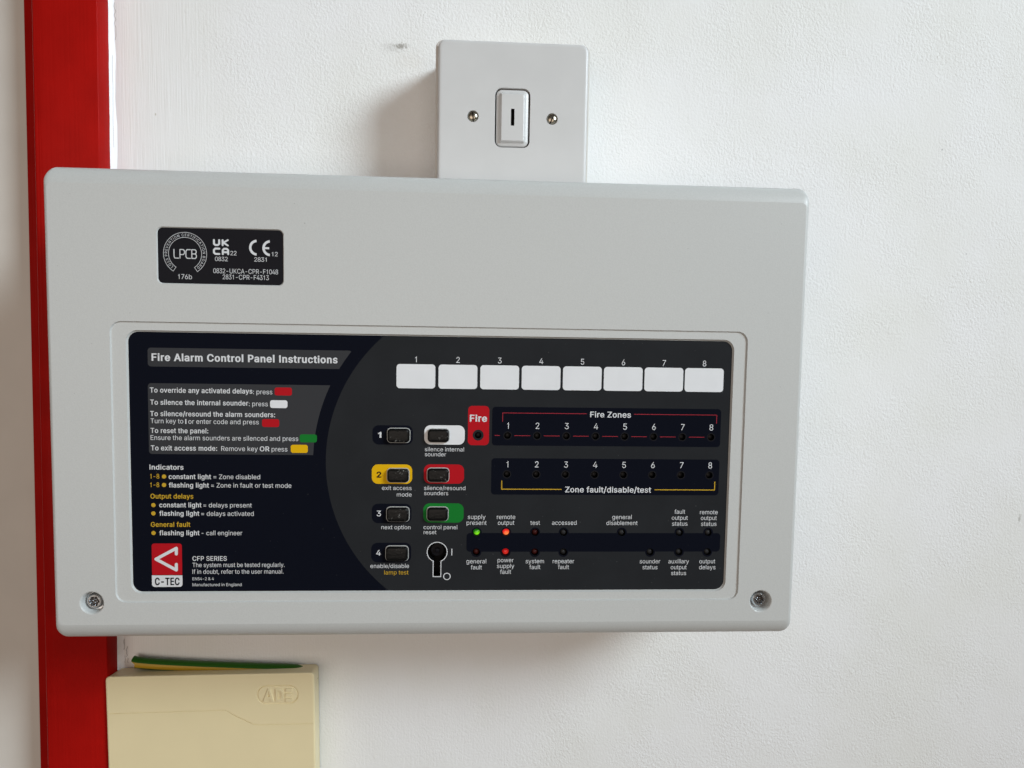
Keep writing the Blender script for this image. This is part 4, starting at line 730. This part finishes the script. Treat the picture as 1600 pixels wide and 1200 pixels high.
# ---- approval sticker
AY = FACE + .5
stick = sheet_obj("approval_sticker", AI, AY, M_BLACK, panel)
AT = AY - .03
for s, x, z, w, cap, wt, c in APP: text_obj(s, x, z, w, cap, wt, M_INKDIM, AT, stick)
lx, lz = RC['lp_c']
def arcpts(cx, cz, r, a0, a1, n): return [(cx + r * cos(radians(a0 + (a1 - a0) * i / n)), cz + r * sin(radians(a0 + (a1 - a0) * i / n))) for i in range(n + 1)]
ro_, ri_ = 10.45, 8.0
ringpts = arcpts(lx, lz, ro_, -56, 236, 72) + arcpts(lx, lz, ri_, 236, -56, 60)
o_ = stroke(ringpts, .22, closed=True)
v, f = cdt(o_, lambda c: inside(c, o_[0]) != inside(c, o_[1]))
new_obj("emblem_ring", [(a, AT, b) for a, b in v], f, M_INKDIM, stick)
s = "LOSS PREVENTION CERTIFICATION BOARD"; cap = 1.25; k = cap / CAP
wid = sum(glyph(c, 0)[0] for c in s); spanA = 280.0; a_ = 270 - 41; rb = ri_ + .58
V, F = [], []
for ch in s:
    adv, gv, gf = glyph(ch, 0); da = spanA * adv / wid
    ang = radians(a_ - da / 2); n = len(V)
    for px, pz in gv:
        u = (px - adv / 2) * k * .95; r = rb + pz * k
        V.append((lx + r * cos(ang) + u * sin(ang), AT, lz + r * sin(ang) - u * cos(ang)))
    F += [[i + n for i in q] for q in gf]; a_ -= da
new_obj("lettering", V, F, M_INKDIM, stick)
# LPCB in thin square-shouldered strokes
(qx0, qz1), (qx1, qz0) = RC['lpcb']
qw = (qx1 - qx0) / 4; H = qz1 - qz0
def q(i, pts): return [(qx0 + i * qw * 1.02 + a * qw * .82, qz0 + b * H) for a, b in pts]
polys = []
for pts in (q(0, [(.05, 1), (.05, .2), (.22, 0), (1, 0)]),
            q(1, [(.05, 0), (.05, 1), (.75, 1), (1, .85), (1, .58), (.75, .42), (.05, .42)]),
            q(2, [(1, 1), (.3, 1), (.05, .8), (.05, .2), (.3, 0), (1, 0)]),
            q(3, [(.05, .52), (.75, .52), (.97, .66), (.97, .86), (.75, 1), (.05, 1), (.05, 0), (.78, 0), (1, .15), (1, .38), (.75, .52)])):
    polys += seg_polys(pts, .45)
union_obj("lettering", polys, AT, M_INKDIM, stick)
# UKCA and CE marks
u0, u1, u2, u3 = RC['ukca']
def bx(p0, p1, i): # two letter cells in a box
    w = (p1[0] - p0[0]); cw = w * .45; x = p0[0] + (0 if i == 0 else w - cw)
    return lambda a, b: (x + .45 + a * (cw - .9), p1[1] + .4 + b * (p0[1] - p1[1] - .8))
polys = []
g = bx(u0, u1, 0); polys += seg_polys([g(0, 1), g(0, .25), g(.25, 0), g(.75, 0), g(1, .25), g(1, 1)], .95)
g = bx(u0, u1, 1); polys += seg_polys([g(0, 1), g(0, 0)], .95) + seg_polys([g(1, 1.05), g(.15, .5), g(1, -.05)], .85)
g = bx(u2, u3, 0); polys += seg_polys([g(1, 1), g(.25, 1), g(0, .75), g(0, .25), g(.25, 0), g(1, 0)], .95)
g = bx(u2, u3, 1); polys += seg_polys([g(0, 0), g(0, .75), g(.25, 1), g(.75, 1), g(1, .75), g(1, 0)], .95) + seg_polys([g(0, .35), g(1, .35)], .9)
union_obj("mark", polys, AT, M_INK, stick)
c1, c2 = RC['ce']; R = 3.35
polys = [arcpts(c1[0], c1[1], R + .6, 95, 265, 30) + arcpts(c1[0], c1[1], R - .6, 265, 95, 30),
         arcpts(c2[0], c2[1], R + .6, 95, 265, 30) + arcpts(c2[0], c2[1], R - .6, 265, 95, 30)]
polys.append([(c2[0] - R, c2[1] - .5), (c2[0] - .6, c2[1] - .5), (c2[0] - .6, c2[1] + .5), (c2[0] - R, c2[1] + .5)])
union_obj("mark", polys, AT, M_INK, stick)

# ------------------------------------------------------------------ key switch above the panel
SX, SZ, SY = 39.8, 162.9, -43.0
sw = empty("key_switch", (SX, 0, SZ - 43), "square white key operated switch on a surface box above the grey panel", "switch")
mb = MB()
def sq(h, r, y): return at_y(rrect(SX - h, SZ - h, SX + h, SZ + h, r, 7), y)
mb.loft([sq(44.4, 4.4, 0), sq(44.6, 4.6, SY + 5.8), sq(44.2, 4.4, SY + 5.2), sq(41, 3, SY + 5.2)])
mb.make("surface_box", M_BOXP, sw, smooth=True, sharp=30)
AP = rrect(29.5 - .1, 180.1, 49.6 + .1, 146.6, 4.0, 8)
mb = MB()
mb.loft([sq(41.5, 3, SY + 5.1), sq(42.9, 3.8, SY + 5.1), sq(43.0, 4.0, SY + 4.6), sq(43.0, 4.0, SY + 1.6), sq(42.85, 4.0, SY + .9), sq(42.4, 3.9, SY + .3), sq(41.7, 3.6, SY + .03), sq(40.8, 3.2, SY)])
scr_pts = [(16.9, 163.6), (62.3, 163.5)]
sh = [circ(x, z, 3.35, 28) for x, z in scr_pts]
v, f = sheet(rrect(SX - 40.8, SZ - 40.8, SX + 40.8, SZ + 40.8, 3.2, 7), [AP] + sh)
mb.add([(x, SY - .001, z) for x, z in v], f)
def ap(d): return rrect(29.4 + d, 180.1 - d, 49.7 - d, 146.6 + d, 4.0 - d, 8)
mb.loft([at_y(AP, SY), at_y(ap(.12), SY + .2), at_y(ap(.15), SY + 4)])
for x, z in scr_pts: mb.lathe(x, z, [(3.35, SY), (3.2, SY + .15), (3.05, SY + 1.6)], 28)
mb.make("face_plate", M_SWITCH, sw, smooth=True, sharp=32)
mb = MB()
v, f = sheet(ap(.05)); mb.add([(x, SY + 3.9, z) for x, z in v], f)
mb.make("rocker_gap", M_HOLE, sw)
mb = MB()
KS = [(39.6 - 1.0, 168.1), (39.6 - 1.0, 158.7), (39.6 + 1.0, 158.7), (39.6 + 1.0, 168.1)]
lp = [at_y(ap(d), SY + y) for d, y in ((.85, 3.5), (.85, 1.5), (1.0, 1.0), (1.4, .7), (2.1, .5), (2.5, .35), (2.9, -.1), (3.35, -.85), (3.6, -1.1), (3.95, -1.25))]
mb.loft(lp)
v, f = sheet(ap(3.95), [KS]); mb.add([(x, SY - 1.251, z) for x, z in v], f)
rk = mb.make("rocker", M_SWITCH, sw, smooth=True, sharp=40)
mb = MB()
mb.loft([at_y(KS, SY - 1.251), at_y(KS, SY + 3)], cap_last=True)
mb.make("key_slot", M_HOLE, rk)
def slot_screw(x, z, ang, y, parent):
    R = 2.95; ca, sa = cos(ang), sin(ang)
    def rot(a, b): return (x + a * ca - b * sa, z + a * sa + b * ca)
    s1 = [rot(-.36, -3.2), rot(.36, -3.2), rot(.36, 3.2), rot(-.36, 3.2)]
    s2 = [rot(-.30, -3.2), rot(.30, -3.2), rot(.30, 3.2), rot(-.30, 3.2)]
    rings = [circ(x, z, R * k, 28) for k in (1, .93, .8, .6, .4, .2)]
    O = rings[0]
    v, f = cdt(rings + [s1, s2], lambda c: inside(c, O))
    V = []
    for a, b in v:
        r = min(hypot(a - x, b - z) / R, 1.0)
        h = 1.5 * sqrt(max(0, 1 - r * r * .96)) 
        d = abs((a - x) * ca + (b - z) * sa)
        V.append((a, y - h + (1.0 if d < .33 else 0), b))
    mi = [1 if abs((sum(v[i][0] for i in q) / 3 - x) * ca + (sum(v[i][1] for i in q) / 3 - z) * sa) < .36 else 0 for q in f]
    return new_obj("fixing_screw", V, f, [M_NICKEL, M_SLOT], parent, midx=mi, smooth=True, sharp=45)
slot_screw(*scr_pts[0], .12, SY + .9, sw); slot_screw(*scr_pts[1], -.42, SY + .9, sw)

# ------------------------------------------------------------------ cream junction box below
TI = radians(0.6); BCX, BZ = -143.6, -176.3; BT = -17.2
jb = empty("junction_box", (BCX, 0, BZ - 130), "cream plastic junction box with a raised oval badge below the grey panel", "junction box")
BX0, BX1, BH = -63.8, 64.8, 128.0
def jr(d, dz=None, r=3.6, n=7):
    dz = d if dz is None else dz
    pts = rrect(BX0 + d, -BH + dz, BX1 - d, -dz, r, n)
    return [(BCX + a * cos(TI) - b * sin(TI), BZ + a * sin(TI) + b * cos(TI)) for a, b in pts]
def J(a, b): return (BCX + a * cos(TI) - b * sin(TI), BZ + a * sin(TI) + b * cos(TI))
gpts = [J(BX0 + .02, -23.9), J(9.2, -23.3), J(14.5, -24.6 - 2.2), J(26.4, -33.0), J(30, -33.5), J(BX1 - .9, -33.4)]
mb = MB()
mb.loft([at_y(jr(1.6, 3.0, 3.0), 0), at_y(jr(1.5, 2.8, 3.0), BT + 3.4)])
mb.make("box_base", M_CREAM, jb, smooth=True, sharp=35)
mb = MB()
lid = [at_y(jr(.9, 2.3, 2.6), -.8), at_y(jr(.1, .5, 2.6), BT + 1.6), at_y(jr(.12, .25, 2.6), BT + .9), at_y(jr(.4, .35, 2.5), BT + .3), at_y(jr(.8, .55, 2.3), BT + .06), at_y(jr(1.2, .8, 2.2), BT)]
mb.loft(lid)
FR = jr(1.2, .8, 2.2)
gpts[0] = J(BX0 + 1.25, -23.9); gpts[-1] = J(BX1 - 1.25, -33.4)
G = stroke(gpts, .55, cap='flat')
# badge: oval groove and letters sunk into the lid
(ax0, az1), (ax1, az0) = (-114.67, -183.66), (-88.75, -196.09)
OV = rrect(ax0, az0, ax1, az1, 6.0, 10); OVI = rrect(ax0 + .9, az0 + .9, ax1 - .9, az1 - .9, 5.2, 10)
hh = az1 - az0
def aj(a, b): return (ax0 + a * (ax1 - ax0), az0 + b * hh)
letters = [[aj(.14, .15), aj(.265, .86), aj(.33, .86), aj(.42, .15), aj(.35, .15), aj(.335, .30), aj(.225, .30), aj(.20, .15)],
           [aj(.44, .15)] + [aj(.44, .86), aj(.53, .86), aj(.61, .80), aj(.655, .66), aj(.665, .5), aj(.655, .34), aj(.61, .21), aj(.53, .15)]]
for zc in (.24, .50, .76):
    letters.append([aj(.685, zc - .085), aj(.85, zc - .085), aj(.85, zc + .085), aj(.685, zc + .085)])
letters[1] = letters[1][::-1]
cut = [G, OV] 
v, f = sheet(FR, cut); mb.add([(a, BT - .001, b) for a, b in v], f)
gd = BT + .42
mb.loft([at_y(G, BT), at_y(G, gd)])
v, f = sheet(G); mb.add([(a, gd, b) for a, b in v], f)
od = BT + .65
OM = rrect(ax0 + .45, az0 + .45, ax1 - .45, az1 - .45, 5.6, 10)
mb.loft([at_y(OV, BT), at_y(OM, od), at_y(OVI, BT)])
v, f = sheet(OVI, letters); mb.add([(a, BT, b) for a, b in v], f)
inner = {0: [aj(.245, .42), aj(.295, .74), aj(.325, .42)], 1: [aj(.50, .28), aj(.50, .73), aj(.56, .70), aj(.595, .60), aj(.60, .5), aj(.595, .41), aj(.56, .31)]}
for i, p in enumerate(letters):
    cx = sum(a for a, b in p) / len(p); cz = sum(b for a, b in p) / len(p)
    sm = [(a + (cx - a) * .13, b + (cz - b) * .13) for a, b in p]
    mb.loft([at_y(p, BT), at_y(sm, BT - .75)])
    hs = [inner[i]] if i in inner else []
    v, f = sheet(sm, hs); mb.add([(a, BT - .75, b) for a, b in v], f)
    for h in hs:
        mb.loft([at_y(h, BT - .75), at_y(h, BT - .02)]); v2, f2 = sheet(h); mb.add([(a, BT - .02, b) for a, b in v2], f2)
mb.make("box_lid", M_CREAM, jb, smooth=True, sharp=25)

# ------------------------------------------------------------------ green and yellow earth cable on the box
path = []
for i in range(41):
    t = i / 40
    x = -196.3 + 114.5 * t
    zc = -172.9 - 7.0 * (t ** .6) - 8.0 * max(0, (t - .88) / .12) ** 2
    path.append((x, -5.0, zc))
mb = MB(); n = 32; loops = []; R = 3.5
for i, (x, y, z) in enumerate(path):
    a = path[max(0, i - 1)]; b = path[min(len(path) - 1, i + 1)]
    d = Vector((b[0] - a[0], 0, b[2] - a[2])).normalized(); up = Vector((-d.z, 0, d.x))
    lp = []
    for k in range(n):
        th = 2 * pi * k / n
        px = Vector((x, y, z)) + up * (R * cos(th)) + Vector((0, -1, 0)) * (R * sin(th))
        if i == 0: px.x += max(0.0, 1 - (cos(th) + 1) / 1.45) * 7.0 + .2   # end cut off at a slant
        lp.append(tuple(px))
    loops.append(lp)
fs_m = []
mb.loft(loops, cap_first=True)
mi = []
for k in range(len(path) - 1):
    for i in range(n):
        th = 360 * (i + .5) / n
        mi.append(0 if (th < 68 or th > 292) else (1 if th < 128 or th > 232 else 0))
mi.append(2)
cable = new_obj("earth_cable", mb.v, mb.f, [M_CGREEN, M_CYEL, M_COPPER], None, (-136, 0, -178), mi, True, 50)
cable["label"] = "green and yellow striped earth cable lying along the top of the cream box"; cable["category"] = "cable"
